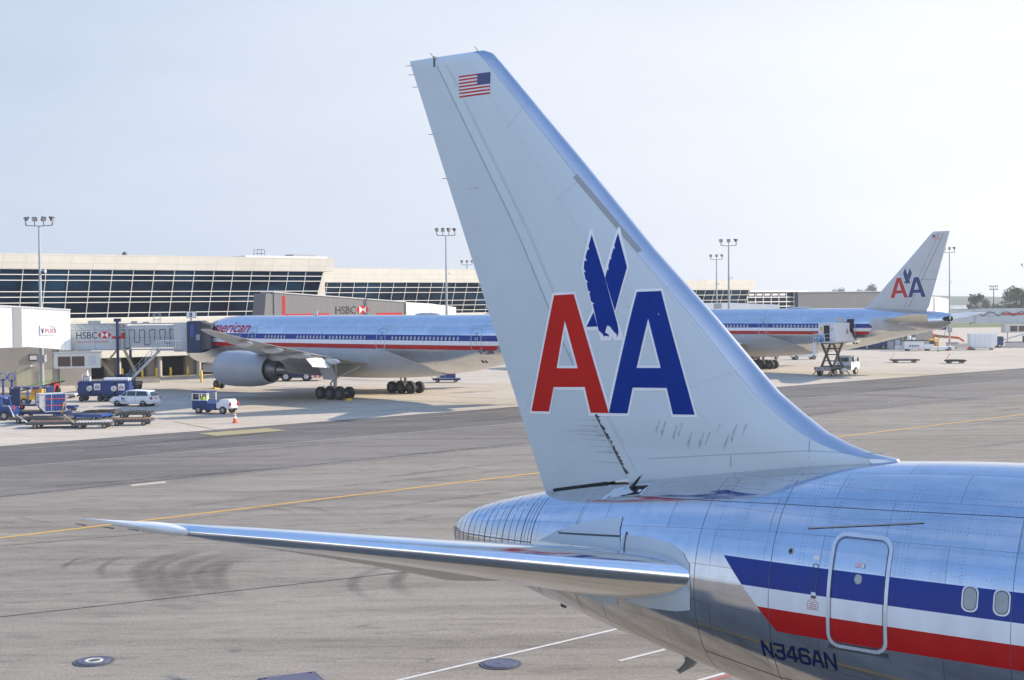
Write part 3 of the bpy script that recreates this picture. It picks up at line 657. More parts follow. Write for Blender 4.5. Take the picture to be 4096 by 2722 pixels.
    # doors, windows, antennas, writing (port side faces the picture, starboard too)
    for s in (1, -1):
        for x in (26.6, 16.2, -4.45, -17.5):
            d = Decal(); d.line(rrect(x - .62, x + .62, 5.36, 7.52, .22, 3), .075, 0, 0, True)
            d.rect(x - .2, x + .2, 7.0, 7.06, 1); d.rect(x - .14, x + .14, 6.86, 6.96, 0); d.rect(x + .02, x + .12, 6.38, 6.62, 0); d.rect(x - .24, x - .12, 6.3, 6.66, 2); d.rect(x - .04, x + .04, 6.02, 6.08, 1)
            d.build('door', [mat('widebody door frame', (.5, .53, .58), .35, .7), 'dgrey', 'winpane'], wfn(s), root, .3)
            d = Decal(); d.line([(x + .3, 7.72), (x - 1.6, 7.86)], .035); d.build('rain_gutter', 'grey', wfn(s), root, .4)
        for x0, n in ((-6.15, 18), (-3.1 + 10.3, 0), (-2.05, 11), (4.2, 9), (10.6, 7), (18.3, 12)):
            for i in range(n):
                x = x0 - i * .533 if x0 in (-6.15,) else x0 + (i if x0 < 18 else i) * .533
                if s < 0 and x > -5: continue
                d = Decal(); d.poly([(x + .135 * cos(k * pi / 5), 6.5 + .21 * sin(k * pi / 5)) for k in range(10)])
                d.build('window', 'winpane', wfn(s, .015), root, 0)
        d = Decal(); block_text(d, reg, -17.75 if s > 0 else -19.75, 4.98, .36, mirror=-s, wd=.2); d.build('registration', 'navy', wfn(s), root, .3)
        d = Decal(); d.rect(-17.6, -17.35, 4.05, 4.3); d.rect(-17.95, -17.72, 4.05, 4.3); d.build('vent', 'tyredark', wfn(s), root, .3)
        if title:
            d = Decal(); d.text('American', 25.3 if s > 0 else 14.8, 6.98, 1.75, 0, 0, .022, .22, 1.22, -s, 0)
            d.build('title', mat('title red', (.50, .006, .04), .5, spec=.2), wfn(s), root, .3)
    b = B(); b.prism([(-19.2, 8.85), (-18.5, 8.85), (-19.2, 9.6), (-19.4, 9.62)], 'y', -.03, .03); b.build('antenna', 'white', root)
    b = B(); b.prism([(8.5, 8.85), (9.3, 8.85), (8.4, 9.45), (8.2, 9.45)], 'y', -.03, .03); b.build('antenna', 'white', root)
    B().lathe([(-1.9, .02), (-1.5, .18), (-.6, .26), (.6, .26), (1.5, .18), (1.9, .02)], (-8.4, 0, 8.86), 'x', 12).build('radome_blister', 'lgrey', root, True)
    b = B(); b.tube((13.4, 0, 8.85), (13.4, 0, 9.0), .1); b.build('beacon', 'red', root)
    g = B(); g.tube((25.88, 0, .5), (25.75, 0, 3.0), .13, .15); g.bar((25.8, 0, 1.5), (24.6, 0, 2.8), .1, .1); g.bar((25.9, .15, .9), (26.2, .15, 1.4), .08, .08); g = g.build('nose_gear', 'gearmetal', root)
    for dy in (-.36, .36): B().wheel(25.88, dy, .53, .53, .36).build('wheel', ['black', 'dgrey'], g, True, 30)
    b = B(); b.box(26.3, 28.2, .55, .6, 2.0, 2.95); b.box(26.3, 28.2, -.6, -.55, 2.0, 2.95); b.build('gear_door', wgrey, g)
    return root
near_jet = widebody('airliner', 'polished metal airliner parked at gate 8 with its nose against the blue boarding bridge cab', 'N753AN', (-15.5, 147, 0), True)
far_jet = widebody('airliner', 'farther polished metal airliner on the right with the scissor lift truck at its rear door', 'N766AN', (33.6, 193.1, 0), False)
# open rear door with dark opening, beside the catering box
d = Decal(); d.rect(-17.9, -16.9, 5.4, 7.45); d.build('door_opening', 'tyredark', wfn(1, .03), far_jet, .3)
b = B(); b.box(-16.75, -15.6, 3.22, 3.34, 5.3, 7.7); b.build('open_door', 'lgrey', far_jet, bevel=.03)
VL, VR, HIGH, SKYSTR, EXPO = (2.85, 3.3, 4.05), (5.2, 5.25, 5.4), (1.3, 2.7, 5.8), .135, 0.58
TA = R(40); TX, TY = cos(TA), sin(TA)
def st(o): o['kind'] = 'structure'; return o
# ------------------------------------------------------------------ ground: one big sheet, paving bands lying parallel to the terminal
def paving(name, cdark, clight, blotch, joints=0, js=7.5, seed=0, crack=0):
    m, nt, b = nodes(name)
    v = mapping(nt, (1, 1, 1), (0, 0, -TA))
    vs = mapping(nt, (.16, 1, 1), (0, 0, -TA)); vt = mapping(nt, (.05, 1, 1), (0, 0, -TA - .03))
    fine = noisef(nt, v, 6, 5, .75); mid = noisef(nt, vs, .35, 5, .6); big = noisef(nt, v, .035 + seed * .004, 4); stre = noisef(nt, vt, .9, 5, .65)
    f = math_n(nt, 'ADD', math_n(nt, 'MULTIPLY', fine, .25), math_n(nt, 'ADD', math_n(nt, 'MULTIPLY', mid, .30), math_n(nt, 'MULTIPLY', stre, .45)))
    c = mixc(nt, ramp(nt, f, .40, .60), cdark, clight)
    c = mixc(nt, math_n(nt, 'MULTIPLY', ramp(nt, big, .45, .68), blotch), c, tuple(x * .62 for x in cdark))
    spots = noisef(nt, v, 1.1, 3); c = mixc(nt, math_n(nt, 'MULTIPLY', ramp(nt, spots, .66, .74), .5), c, tuple(x * .55 for x in cdark))
    mot = noisef(nt, mapping(nt, (.45, 1.6, 1), (0, 0, -TA + .12)), 1.15, 6, .72); c = mixc(nt, math_n(nt, 'MULTIPLY', ramp(nt, mot, .50, .66), .55), c, tuple(x * .60 for x in cdark))
    pat = noisef(nt, mapping(nt, (.3, 1, 1), (0, 0, -TA)), .16, 3); c = mixc(nt, math_n(nt, 'MULTIPLY', ramp(nt, pat, .55, .6), .18), c, tuple(min(1, x * 1.25) for x in clight))
    grit = noisef(nt, v, 11, 5, .9); c = mixc(nt, 1, c, ramp(nt, grit, .36, .64, (.55, .55, .555), (1.0, 1.0, 1.0)), 'MULTIPLY')
    if joints:
        br = N(nt, 'ShaderNodeTexBrick', Scale=1, Mortar_Size=.035, Mortar_Smooth=.4, Brick_Width=js, Row_Height=js, offset=0)
        br.inputs['Color1'].default_value = (.42, .42, .42, 1); br.inputs['Color2'].default_value = (.58, .58, .58, 1); br.inputs['Mortar'].default_value = (.5, .5, .5, 1); L(nt, v, br.inputs['Vector'])
        c = mixc(nt, math_n(nt, 'MULTIPLY', br.outputs['Fac'], joints), c, tuple(x * .5 for x in cdark))
        c = mixc(nt, .28, c, br.outputs['Color'], 'SOFT_LIGHT')
    if crack:
        vo = nt.nodes.new('ShaderNodeTexVoronoi'); vo.feature = 'DISTANCE_TO_EDGE'; vo.inputs['Scale'].default_value = .09
        wv = nt.nodes.new('ShaderNodeVectorMath'); wv.operation = 'MULTIPLY_ADD'
        nn = N(nt, 'ShaderNodeTexNoise', Scale=.6, Detail=3); L(nt, v, nn.inputs['Vector']); L(nt, nn.outputs['Color'], wv.inputs[0]); wv.inputs[1].default_value = (2.5, 2.5, 0); L(nt, v, wv.inputs[2]); L(nt, wv.outputs[0], vo.inputs['Vector'])
        c = mixc(nt, math_n(nt, 'MULTIPLY', math_n(nt, 'LESS_THAN', vo.outputs['Distance'], .003), crack), c, tuple(x * .45 for x in cdark))
    L(nt, c, b.inputs['Base Color']); b.inputs['Roughness'].default_value = .86; b.inputs['Specular IOR Level'].default_value = .25
    bp = N(nt, 'ShaderNodeBump', Strength=.25, Distance=.01); L(nt, grit, bp.inputs['Height']); L(nt, bp.outputs[0], b.inputs['Normal'])
    return m
p_near = paving('worn pale asphalt', (.25, .224, .188), (.40, .362, .308), .22, seed=1, crack=.0)
p_band = paving('dark asphalt', (.145, .136, .124), (.245, .231, .213), .35, seed=3)
p_apron = paving('apron concrete', (.58, .51, .415), (.74, .665, .55), .14, .35, 7.6, seed=5)
def sheet(name, mat_, p, z, kind=True):
    me = bpy.data.meshes.new(name); me.from_pydata([(x, y, z) for x, y in p], [], [tuple(range(len(p)))]); me.materials.append(M_[mat_] if isinstance(mat_, str) else mat_)
    o = bpy.data.objects.new(name, me); COL.objects.link(o)
    if kind: o['kind'] = 'structure'
    return o
def TP(ox, oy, t, n=0, a=TA): return (ox + t * cos(a) - n * sin(a), oy + t * sin(a) + n * cos(a))
sheet('ground', p_near, [(-4000, -150), (4000, -150), (4000, 5500), (-4000, 5500)], 0)
E0 = (-37.3, 97.3)                         # paving edge runs from here at about 40.5 degrees
EA = R(40.6)
sheet('apron', p_apron, [TP(*E0, -400, 0, EA), TP(*E0, 700, 0, EA), TP(*E0, 700, 170, EA), TP(*E0, -400, 170, EA)], .004)
sheet('taxiway', p_band, [TP(*E0, -400, -13.5, EA), TP(*E0, 700, -13.5, EA), TP(*E0, 700, .0, EA), TP(*E0, -400, .0, EA)], .004)
sheet('pavement', paving('mid asphalt', (.19, .174, .153), (.315, .29, .256), .3, seed=2), [TP(*E0, -400, -27, EA), TP(*E0, 700, -27, EA), TP(*E0, 700, -13.5, EA), TP(*E0, -400, -13.5, EA)], .004)
def paint(name, col, wear=.5):
    m, nt, b = nodes(name); v = mapping(nt); n1 = noisef(nt, v, 3, 5, .7); n2 = noisef(nt, v, 14, 3, .7)
    L(nt, mixc(nt, math_n(nt, 'MULTIPLY', ramp(nt, math_n(nt, 'MULTIPLY', math_n(nt, 'ADD', n1, n2), .5), .46, .58), wear), col, (.22, .21, .2)), b.inputs['Base Color']); b.inputs['Roughness'].default_value = .7
    return m
yl = paint('yellow line paint', (.66, .38, .06), .35); wl = paint('white line paint', (.66, .65, .63), .35); wl2 = paint('worn white paint', (.45, .44, .42), .7); blk = paint('joint filler', (.03, .03, .03), .35); yl2 = paint('faded yellow paint', (.42, .35, .14), .85); rdl = paint('red line paint', (.5, .12, .12), .5)
MZ = [.009]
def stripe(name, mt, a, b, w):
    a, b = Vector(a), Vector(b); d = (b - a).normalized(); n = Vector((-d.y, d.x)) * w / 2; MZ[0] += .0005
    return sheet(name, mt, [a + n, b + n, b - n, a - n], MZ[0])
def ext(a, b, t0, t1):
    a, b = Vector(a), Vector(b); return a + (b - a) * t0, a + (b - a) * t1
stripe('taxi_line', yl, *ext((-22.4, 58.2), (44.1, 115.3), -2, 8), .30)
stripe('pavement_joint', blk, *ext((-27.3, 71.0), (1.3, 96.0), -3, 12), .22)
stripe('pavement_joint', wl2, *ext((-27.1, 70.65), (1.5, 95.7), -3, 12), .10)
stripe('pavement_joint', blk, *ext((-16.7, 43.2), (-1.3, 51.3), -1, 1.02), .07)
stripe('pavement_joint', blk, (-30, 52), (-14, 60), .05)
sheet('repair_patch', p_apron, [(-21.6, 75.3), (-20.0, 76.7), (-19.7, 75.9), (-21.3, 74.6)], .008)
stripe('edge_line', wl, (-9.5, 29.9), (7.0, 44.1), .13)
stripe('edge_line', wl, (2.9, 37.1), (7.5, 41.0), .13)
stripe('edge_line', wl, (4.6, 34.9), (12, 41.1), .14); stripe('edge_line', rdl, (4.75, 34.75), (12.2, 41.0), .13)
for n_, w_ in ((-3.2, .12), (-13.6, .16)):
    stripe('edge_line', wl2, TP(*E0, -60, n_, EA), TP(*E0, 220, n_, EA), w_)
for i in range(-2, 26): stripe('lane_dash', wl2, TP(*E0, i * 7, -7.4, EA), TP(*E0, i * 7 + 3.2, -7.4, EA), .12)
# faded yellow hatch patch and lead-in lines on the apron
stripe('hatch_patch', yl2, TP(-22.9, 104.9, -1.2, 0), TP(-22.9, 104.9, 5.0, 0), 3.0)
stripe('lead_line', yl2, (-29.5, 116.5), (-23.5, 107.6), .12)
stripe('lead_line', yl2, (-50, 184), (30, 112), .16); stripe('lead_line', yl2, (-40, 160), (14, 122), .14)
stripe('lead_line', yl2, (10, 212), (60, 172), .16); stripe('lead_line', yl2, (-58, 160), (-46, 154), .12); stripe('lead_line', yl2, (-30, 186), (14, 152), .12)
random.seed(11)
# curved guide line on the right
pts = [(39.5 + 9 * sin(t / 14 * pi) * .0 + 0, 0) for t in range(2)]
cl = [(52, 137), (44, 131.5), (38.5, 128.5), (36.3, 128.6), (36.5, 130), (40, 134), (48, 141)]
for a, b_ in zip(cl, cl[1:]): stripe('guide_line', wl2, a, b_, .14)
# dark oil/rubber stains with a shape of their own
stain, nt_, bs_ = nodes('rubber stain'); v_ = mapping(nt_, (1, 1, 1)); tc_ = nt_.nodes.new('ShaderNodeUVMap')
sxx = N(nt_, 'ShaderNodeSeparateXYZ'); L(nt_, tc_.outputs[0], sxx.inputs[0])
edge = math_n(nt_, 'MULTIPLY', math_n(nt_, 'SINE', math_n(nt_, 'MULTIPLY', sxx.outputs[0], pi)), math_n(nt_, 'SINE', math_n(nt_, 'MULTIPLY', sxx.outputs[1], pi)))
al = math_n(nt_, 'MULTIPLY', edge, math_n(nt_, 'MULTIPLY', ramp(nt_, noisef(nt_, v_, 1.3, 5, .7), .36, .66), .5), clamp=True)
bs_.inputs['Base Color'].default_value = (.05, .048, .046, 1); bs_.inputs['Roughness'].default_value = .8; L(nt_, al, bs_.inputs['Alpha'])
RIB = {}
def ribbon(name, pts, w, mt=None):
    vs, fs, uv, _ = RIB.setdefault(name, ([], [], [], mt or stain)); n = len(pts); MZ[0] += .0004; o = len(vs)
    for i, p in enumerate(pts):
        p = Vector(p); q = Vector(pts[min(i + 1, n - 1)]) - Vector(pts[max(i - 1, 0)]); q.normalize(); m = Vector((-q.y, q.x)) * w / 2
        vs += [(*(p + m), MZ[0]), (*(p - m), MZ[0])]; uv += [(i / (n - 1), 0), (i / (n - 1), 1)]
    fs += [(o + 2 * i, o + 2 * i + 1, o + 2 * i + 3, o + 2 * i + 2) for i in range(n - 1)]
def ribbons_done():
    for name, (vs, fs, uv, mt) in RIB.items():
        me = bpy.data.meshes.new(name); me.from_pydata(vs, [], fs); me.materials.append(mt); ul = me.uv_layers.new()
        for lp in me.loops: ul.data[lp.index].uv = uv[lp.vertex_index]
        o = bpy.data.objects.new(name, me); COL.objects.link(o); st(o)
tyre_ = stain.copy(); tyre_.name = 'tyre smear'; [n for n in tyre_.node_tree.nodes if n.type == 'VALTORGB'][0].color_ramp.elements[0].position = .05
for n_ in tyre_.node_tree.nodes:
    if n_.type == 'MATH' and n_.operation == 'MULTIPLY' and abs(n_.inputs[1].default_value - .5) < 1e-4 and not n_.inputs[1].is_linked: n_.inputs[1].default_value = .34
def arc(cx, cy, r, a0, a1, n=22, ell=1.0): return [(cx + r * cos(R(a0 + (a1 - a0) * i / n)), cy + r * ell * sin(R(a0 + (a1 - a0) * i / n))) for i in range(n + 1)]
def bez(P, n=24):
    Q = smooth_rows([(float(i), x, y) for i, (x, y) in enumerate(P)], [i * (len(P) - 1) / n for i in range(n + 1)]); return [(q[1], q[2]) for q in Q]
for P, w in (([(-12.6, 55.6), (-13.2, 54.3), (-13.9, 53.2), (-14.2, 51.2), (-13.4, 48.4), (-11.8, 45.2), (-10.4, 43.5)], 1.1), ([(-12.3, 55), (-13.3, 53), (-13.5, 51.2), (-12.8, 48.4), (-11.3, 45.4)], .6), ([(-10.9, 54.9), (-11.9, 53.3), (-12.6, 51.8), (-12.5, 49.4), (-11.6, 46.7), (-10.1, 44.0)], 1.3),
             ([(-10.4, 54), (-11.5, 52.4), (-11.8, 50.2), (-11, 47.4), (-9.6, 45)], .7), ([(-9.3, 54.2), (-10.7, 52.6), (-11.2, 51.8), (-11.0, 49.3), (-10.2, 47.0), (-8.4, 44.2)], .9), ([(-15.4, 53.8), (-15.8, 52.9), (-15.8, 51.1), (-15.1, 49.1)], .4), ([(-16.9, 54), (-17.4, 52.6), (-17.2, 50.4)], .3),
             ([(-4.9, 51.2), (-5.4, 49.8), (-5.8, 48.6), (-5.6, 46.8), (-4.6, 44.6)], .6), ([(-3.4, 51.5), (-4.1, 49.6), (-4.2, 47.6), (-3.4, 45)], .7)):
    ribbon('tyre_marks', bez(P), w, tyre_)
for dx in (0, 1.8): ribbon('tyre_marks', arc(-15 + dx, 62, 5, 90, 20), .4, tyre_); ribbon('tyre_marks', arc(-22 + dx, 66, 4, 200, 290), .3, tyre_)
for i in range(130):
    x = random.uniform(-40, 75); y = random.uniform(45, 135)
    if abs(x) > y * .45: continue
    a = TA + random.uniform(-.12, .12); l = random.uniform(3, 22)
    ribbon('oil_stains', [(x + k * l / 8 * cos(a), y + k * l / 8 * sin(a)) for k in range(9)], random.uniform(.15, 1.0))
for i in range(26):
    x = random.uniform(-60, 70); y = random.uniform(125, 200)
    if abs(x) > y * .42: continue
    a = R(random.choice((140, 40)) + random.uniform(-8, 8)); l = random.uniform(4, 22)
    ribbon('oil_stains', [(x + k * l / 8 * cos(a), y + k * l / 8 * sin(a)) for k in range(9)], random.uniform(.6, 3))
ribbons_done()
# covers set in the pavement
steel = mat('cover steel', (.13, .13, .19), .55, .3, var=.3, scale=4)
def cover(label, loc, r, ring):
    t = thing('manhole_cover', label, 'manhole cover', (*loc, .002), 20, None)
    B().lathe([(0, r + .1), (.02, r + .1), (.024, .01)], (0, 0, 0), 'z', 40).build('collar', 'dgrey', t)
    B().lathe([(.022, r), (.035, r), (.038, r * .97), (.038, .01)], (0, 0, 0), 'z', 40).build('lid', steel, t)
    b = B(); b.lathe([(.038, r * .92), (.044, r * .9), (.044, r * .86), (.038, r * .84)], (0, 0, 0), 'z', 40); b.lathe([(.038, r * .22), (.046, r * .2), (.046, .01)], (0, 0, 0), 'z', 20)
    b.build('lid_rim', steel, t)
    if ring: B().lathe([(.039, r * .55), (.049, r * .54), (.049, r * .38), (.039, r * .36)], (0, 0, 0), 'z', 36).build('painted_ring', mat('pale green ring', (.55, .60, .45), .7), t)
cover('round steel cover with a pale green painted ring, in the pavement at the lower left', (-11.9, 37.6), .46, True)
cover('round steel cover without a painted ring, beside the long white line', (-.4, 36.9), .48, False)
t = thing('utility_cover', 'rectangular dark blue-grey steel plate at the bottom edge of the pavement', 'utility cover', (-5.9, 35.35, .002), 24)
B().box(-.78, .78, -.72, .72, 0, .02).build('frame', 'dgrey', t); b = B(); b.box(-.72, .72, -.66, .66, .021, .035); b.build('lid', steel, t)
for sx_ in (-.62, .62):
    for sy_ in (-.55, .55): B().lathe([(.036, .05), (.045, .045), (.045, .005)], (sx_, sy_, 0), 'z', 10).build('bolt', 'black', t)
stripe('lead_line', yl, (4.3, 27.0), (38, 2.5), .25); stripe('lead_line', yl, (-1, 25.5), (30, 1), .2); stripe('edge_line', wl, (-8, 22), (22, 2), .2)
# far field beyond the apron
sheet('grass', mat('field grass', (.13, .16, .06), .9, var=.3, scale=.05), [(90, 470), (1500, 440), (1500, 560), (60, 560)], .012)
sheet('runway', paving('far asphalt', (.22, .21, .2), (.28, .27, .26), .2, seed=2), [(-200, 660), (2500, 560), (2500, 900), (-200, 900)], .014)
sheet('water', mat('bay water', (.10, .14, .16), .15, var=.1, scale=.01), [(-4000, 1300), (4000, 1300), (4000, 2300), (-4000, 2300)], .016)
random.seed(4)
b = B(); n = 160; X0, X1 = -3500, 3500
top = [(X0 + (X1 - X0) * i / n, 13 + 9 * noise.noise(Vector((i * .13, 0, 3))) + 5 * noise.noise(Vector((i * .9, 1, 3)))) for i in range(n + 1)]
rows = []
for dy, f in ((0, 0), (25, .7), (90, 1), (260, .9)): rows.append([(x, 2300 + dy, max(.0, h * f)) for x, h in top])
b.loft(rows, closed=False); st(b.build('hills', mat('far shore woods', (.05, .075, .035), .9, var=.3, scale=.03), smooth=True))
# ------------------------------------------------------------------ terminal building: outward leaning glass front; local x along the front, y away, z up
glz, gnt, gb = nodes('terminal glazing')
gv = mapping(gnt, (.5, .5, 1.0)); gn = noisef(gnt, gv, .16, 4, .6); gn2 = noisef(gnt, mapping(gnt, (1, 1, 1)), .8, 2)
gc = mixc(gnt, ramp(gnt, gn, .42, .66), (.002, .008, .022), (.010, .052, .11)); L(gnt, gc, gb.inputs['Base Color'])
gb.inputs['Roughness'].default_value = .04; gb.inputs['Specular IOR Level'].default_value = .10
bpn = N(gnt, 'ShaderNodeBump', Strength=.05, Distance=.1); L(gnt, gn2, bpn.inputs['Height']); L(gnt, bpn.outputs[0], gb.inputs['Normal'])
M_['glz'] = glz
def panelwall(name, col, pw, ph, rough=.5, lines=.35, mort=.02, kind='Object', swap=False):
    """cladding with panel joints; joints run in the object's own x and z"""
    m, nt, b = nodes(name); tc = nt.nodes.new('ShaderNodeTexCoord'); s = N(nt, 'ShaderNodeSeparateXYZ'); L(nt, tc.outputs['Object'], s.inputs[0])
    c = nt.nodes.new('ShaderNodeCombineXYZ'); L(nt, math_n(nt, 'ADD', s.outputs[0], s.outputs[1]), c.inputs[0]); L(nt, s.outputs[2], c.inputs[1])
    br = N(nt, 'ShaderNodeTexBrick', Scale=1, Mortar_Size=mort, Mortar_Smooth=.2, Brick_Width=pw, Row_Height=ph, offset=0 if not swap else .5); L(nt, c.outputs[0], br.inputs['Vector'])
    br.inputs['Mortar'].default_value = (*[x * .80 for x in col], 1); br.inputs['Color1'].default_value = (*[x * .96 for x in col], 1); br.inputs['Color2'].default_value = (*[min(1, x * 1.03) for x in col], 1)
    n = noisef(nt, mapping(nt, (1, 1, .25)), .7, 5); base = mixc(nt, math_n(nt, 'MULTIPLY', ramp(nt, n, .4, .75), .25), br.outputs['Color'], tuple(x * .72 for x in col))
    base = mixc(nt, math_n(nt, 'MULTIPLY', br.outputs['Fac'], lines), base, tuple(x * .35 for x in col)); L(nt, base, b.inputs['Base Color']); b.inputs['Roughness'].default_value = rough
    M_[name] = m; return m
panelwall('fascia panels', (.64, .62, .56), 3.05, 1.0, lines=.14, mort=.03)
panelwall('ribbed grey cladding', (.20, .20, .205), .3, 30, lines=.18, mort=.04); panelwall('ribbed white cladding', (.88, .88, .86), .42, 30, lines=.07, mort=.05)
panelwall('block wall', (.42, .395, .35), .42, .21, .85, .35, .012, swap=True); panelwall('shade block wall', (.26, .27, .30), .42, .21, .85, .3, .012, swap=True)  # second one: the same blocks with shade put into a darker, bluer colour
panelwall('hall cladding', (.12, .13, .145), 1.2, 40, lines=.25, mort=.03); panelwall('tunnel cladding', (.50, .54, .56), 3.0, 3.2, .4, .4, .04)
frame_white = mat('window frame white', (.74, .74, .72), .5, var=.04)
def glass_front(name, label, loc, ang, L0, L1, ztop, zf, zb, zband, hs, depth, lean=.33, pitch=3.05, lower=True, extra=None):
    """ztop roof edge, zf fascia bottom, zb glass bottom, zband bottom of the white band; hs heights of horizontal bars"""
    t = thing(name, label, 'building', (*loc, 0), ang)
    yl = lambda z: (zf - z) * lean            # the front leans back as it goes down
    b = B(); b.prism([(-.25, zf), (-.55, ztop), (depth, ztop), (depth, zf)], 'x', L0 - .6, L1 + 1.6 ); b.build('fascia', 'fascia panels', t)
    sh = [(L0, yl(zb)), (L1 - yl(zb) * .35, yl(zb)), (L1, 0), (L0, 0)]
    b = B(); b.add([(L0, yl(zb), zb), (L1 - yl(zb) * .35, yl(zb), zb), (L1, 0, zf), (L0, 0, zf), (L1 - yl(zb) * .35, depth, zb), (L1, depth, zf)], [(0, 1, 2, 3), (1, 4, 5, 2)]); b.build('glazing', 'glz', t)
    b = B(); n = int((L1 - L0) / pitch)
    for i in range(n + 1):
        x = L1 - .08 - i * pitch
        if x < L0: break
        b.bar((x - (.35 * yl(zb) if i == 0 else 0), yl(zb) - .05, zb), (x, -.05, zf), .075, .12)
    b.build('mullion', frame_white, t)
    b = B()
    for h in hs: z = zf - h; b.bar((L0, yl(z) - .06, z), (L1 - yl(z) * .35, yl(z) - .06, z), .10, .10)
    b.build('transom', frame_white, t)
    y0 = yl(zb)
    if lower:
        b = B(); b.box(L0, L1 - y0 * .35 + .3, y0 - .5, depth, zband, zb); b.build('sill_band', 'fascia panels', t)
        b = B(); b.box(L0, L1 - y0 * .35, y0 + 2.2, depth - .5, 4.3, zband); b.build('recess_wall', 'dgrey', t)
        b = B(); b.box(L0, L1 - y0 * .35 + .2, y0 + .2, depth - .4, 3.0, 4.3); b.build('canopy_band', 'fascia panels', t)
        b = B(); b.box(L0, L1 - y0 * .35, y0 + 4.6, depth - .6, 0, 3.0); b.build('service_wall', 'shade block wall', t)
        x = L0 + 2
        while x < L1 - 4:
            B().tube((x, y0 + 1.1, 0), (x, y0 + 1.1, 3.0), .38, n=14).build('column', 'concrete', t, True, 40)
            if x < L1 - 8: B().box(x + 1.2, x + 5.4, y0 + 4.5, y0 + 4.62, 0, 2.7).build('bay_opening', 'tyredark', t); B().box(x - .4, x + .7, y0 + 4.4, y0 + 4.58, 0, 3.0).build('pier', 'block wall', t)
            x += 6.1
    if extra: extra(t)
    return t
hsA = (.02, .75, 1.5, 3.0, 3.72, 4.48, 5.95, 6.65)
def roofA(t):
    b = B(); b.box(36, 50, .5, 6, 17.2, 17.45); b.build('parapet', frame_white, t)
    b = B()
    for x in (38.2, 39.4): 
        for y in (1, 2.0): b.bar((x, y, 17.2), (x, y, 18.4), .05, .05)
    for z in (17.8, 18.4): b.bar((38.2, 1, z), (39.4, 1, z), .05, .05); b.bar((38.2, 2.0, z), (39.4, 2.0, z), .05, .05); b.bar((39.4, 1, z), (39.4, 2.0, z), .05, .05)
    b.build('roof_ladder_cage', 'dgrey', t)
    B().lathe([(0, .3), (.2, .34), (.4, .26), (.5, .04)], (17.6, 1.0, 17.2), 'z', 14).build('roof_dome', 'dgrey', t, True)
    b = B(); b.box(44, 48, .6, 3, 17.45, 17.75); b.build('roof_unit', 'grey', t, bevel=.05)
    # dim things seen through the glass: slanting braces just behind the panes are read as pale bars
TAx = (39.5)
A_ = glass_front('terminal_building', 'long terminal with outward leaning dark glass front behind the airliner at gate 8', (-66.5, 174), TAx, -70, 49.0, 17.2, 15.2, 8.5, 7.4, hsA, 32, extra=roofA)
b = B(); b.prism([(49.0, 15.2), (50.6, 15.2), (50.6, 0), (46.9, 0), (46.9, 8.5)], 'y', 2.3, 31); b.build('end_wall', 'fascia panels', A_)
B_ = glass_front('terminal_building', 'second glass fronted terminal block, set back behind the grey advertising walkway', (-34, 255), TAx, -3, 66, 17.1, 14.4, 8.2, 7.2, (.02, 1.0, 2.0, 3.6, 4.6, 5.6), 30)
C_ = glass_front('terminal_building', 'third terminal block, cream fascia over leaning glass, seen just right of the fin edge', (46.5, 310), TAx, -45, 12.9, 14.9, 12.7, 6.5, 5.5, (.02, 1.2, 2.4, 3.9, 5.0), 26, lower=False)
b = B(); b.box(-45, 11, 2.2, 25, 0, 5.5); b.build('base_wall', 'block wall', C_)
D_ = thing('glass_gallery', 'low glazed gallery with white frame grid between the third terminal block and grey hall', 'building', (46.5, 310, 0), TAx)
b = B(); b.box(13.2, 31.0, 1.2, 18, 0, 12.1); b.build('glazing', 'glz', D_)
b = B()
for i in range(7): x = 13.4 + i * 2.9; b.box(x - .08, x + .08, 1.0, 1.16, 6, 12.2)
for z in (12.2, 10.9, 9.8, 8.7, 7.5): b.box(13.2, 31, .9, 1.05, z - .1, z + .08)
b.build('frame_grid', frame_white, D_)
b = B()
for i in range(5): x = 13.6 + i * 2.9; b.lathe([(-1.2, .03), (-.9, .5), (.9, .5), (1.2, .03)], (x + 1.3, 1.5, 11.5), 'x', 12)
b.build('roof_duct', 'lgrey', D_, True, 30)
b = B(); b.box(13, 36, .6, 18, 12.15, 12.45); b.build('roof_edge', frame_white, D_)
Hh = thing('cargo_hall', 'windowless grey metal clad hall beyond the far airliner', 'building', (46.5 + 31 * cos(R(TAx)), 310 + 31 * sin(R(TAx)), 0), 33)
b = B(); b.prism([(0, 12.0), (26, 12.0), (26, 0), (0, 0)], 'x', 0.1, 40); b.build('wall', 'hall cladding', Hh)
b = B(); b.box(-.1, 40.2, -.2, 26.2, 12.0, 12.2); b.build('roof', 'grey', Hh)
# ------------------------------------------------------------------ bank wordmark: generic helper
def bank_mark(name, parent, fn, x, z, h, cell=0):
    d = Decal(); d.text('HSBC', x, z, h * 1.36, 0, 0, 0, 0, .95)
    x0 = x + h * 3.15; w = h * 1.0; c = x0 + w
    d.poly([(x0, z + h / 2), (x0 + w / 2, z + h), (x0 + w / 2, z)], 1); d.poly([(c + w, z + h / 2), (c + w / 2, z + h), (c + w / 2, z)], 1)
    d.poly([(x0 + w / 2, z + h), (c + w / 2, z + h), (c, z + h / 2)], 1, .001); d.poly([(x0 + w / 2, z), (c + w / 2, z), (c, z + h / 2)], 1, .001)
    d.poly([(x0 + w / 2, z + h), (c, z + h / 2), (x0 + w / 2, z)], 2, .001); d.poly([(c + w / 2, z + h), (c, z + h / 2), (c + w / 2, z)], 2, .001)
    return d.build(name, ['black', 'red', 'white'], fn, parent, cell, False)
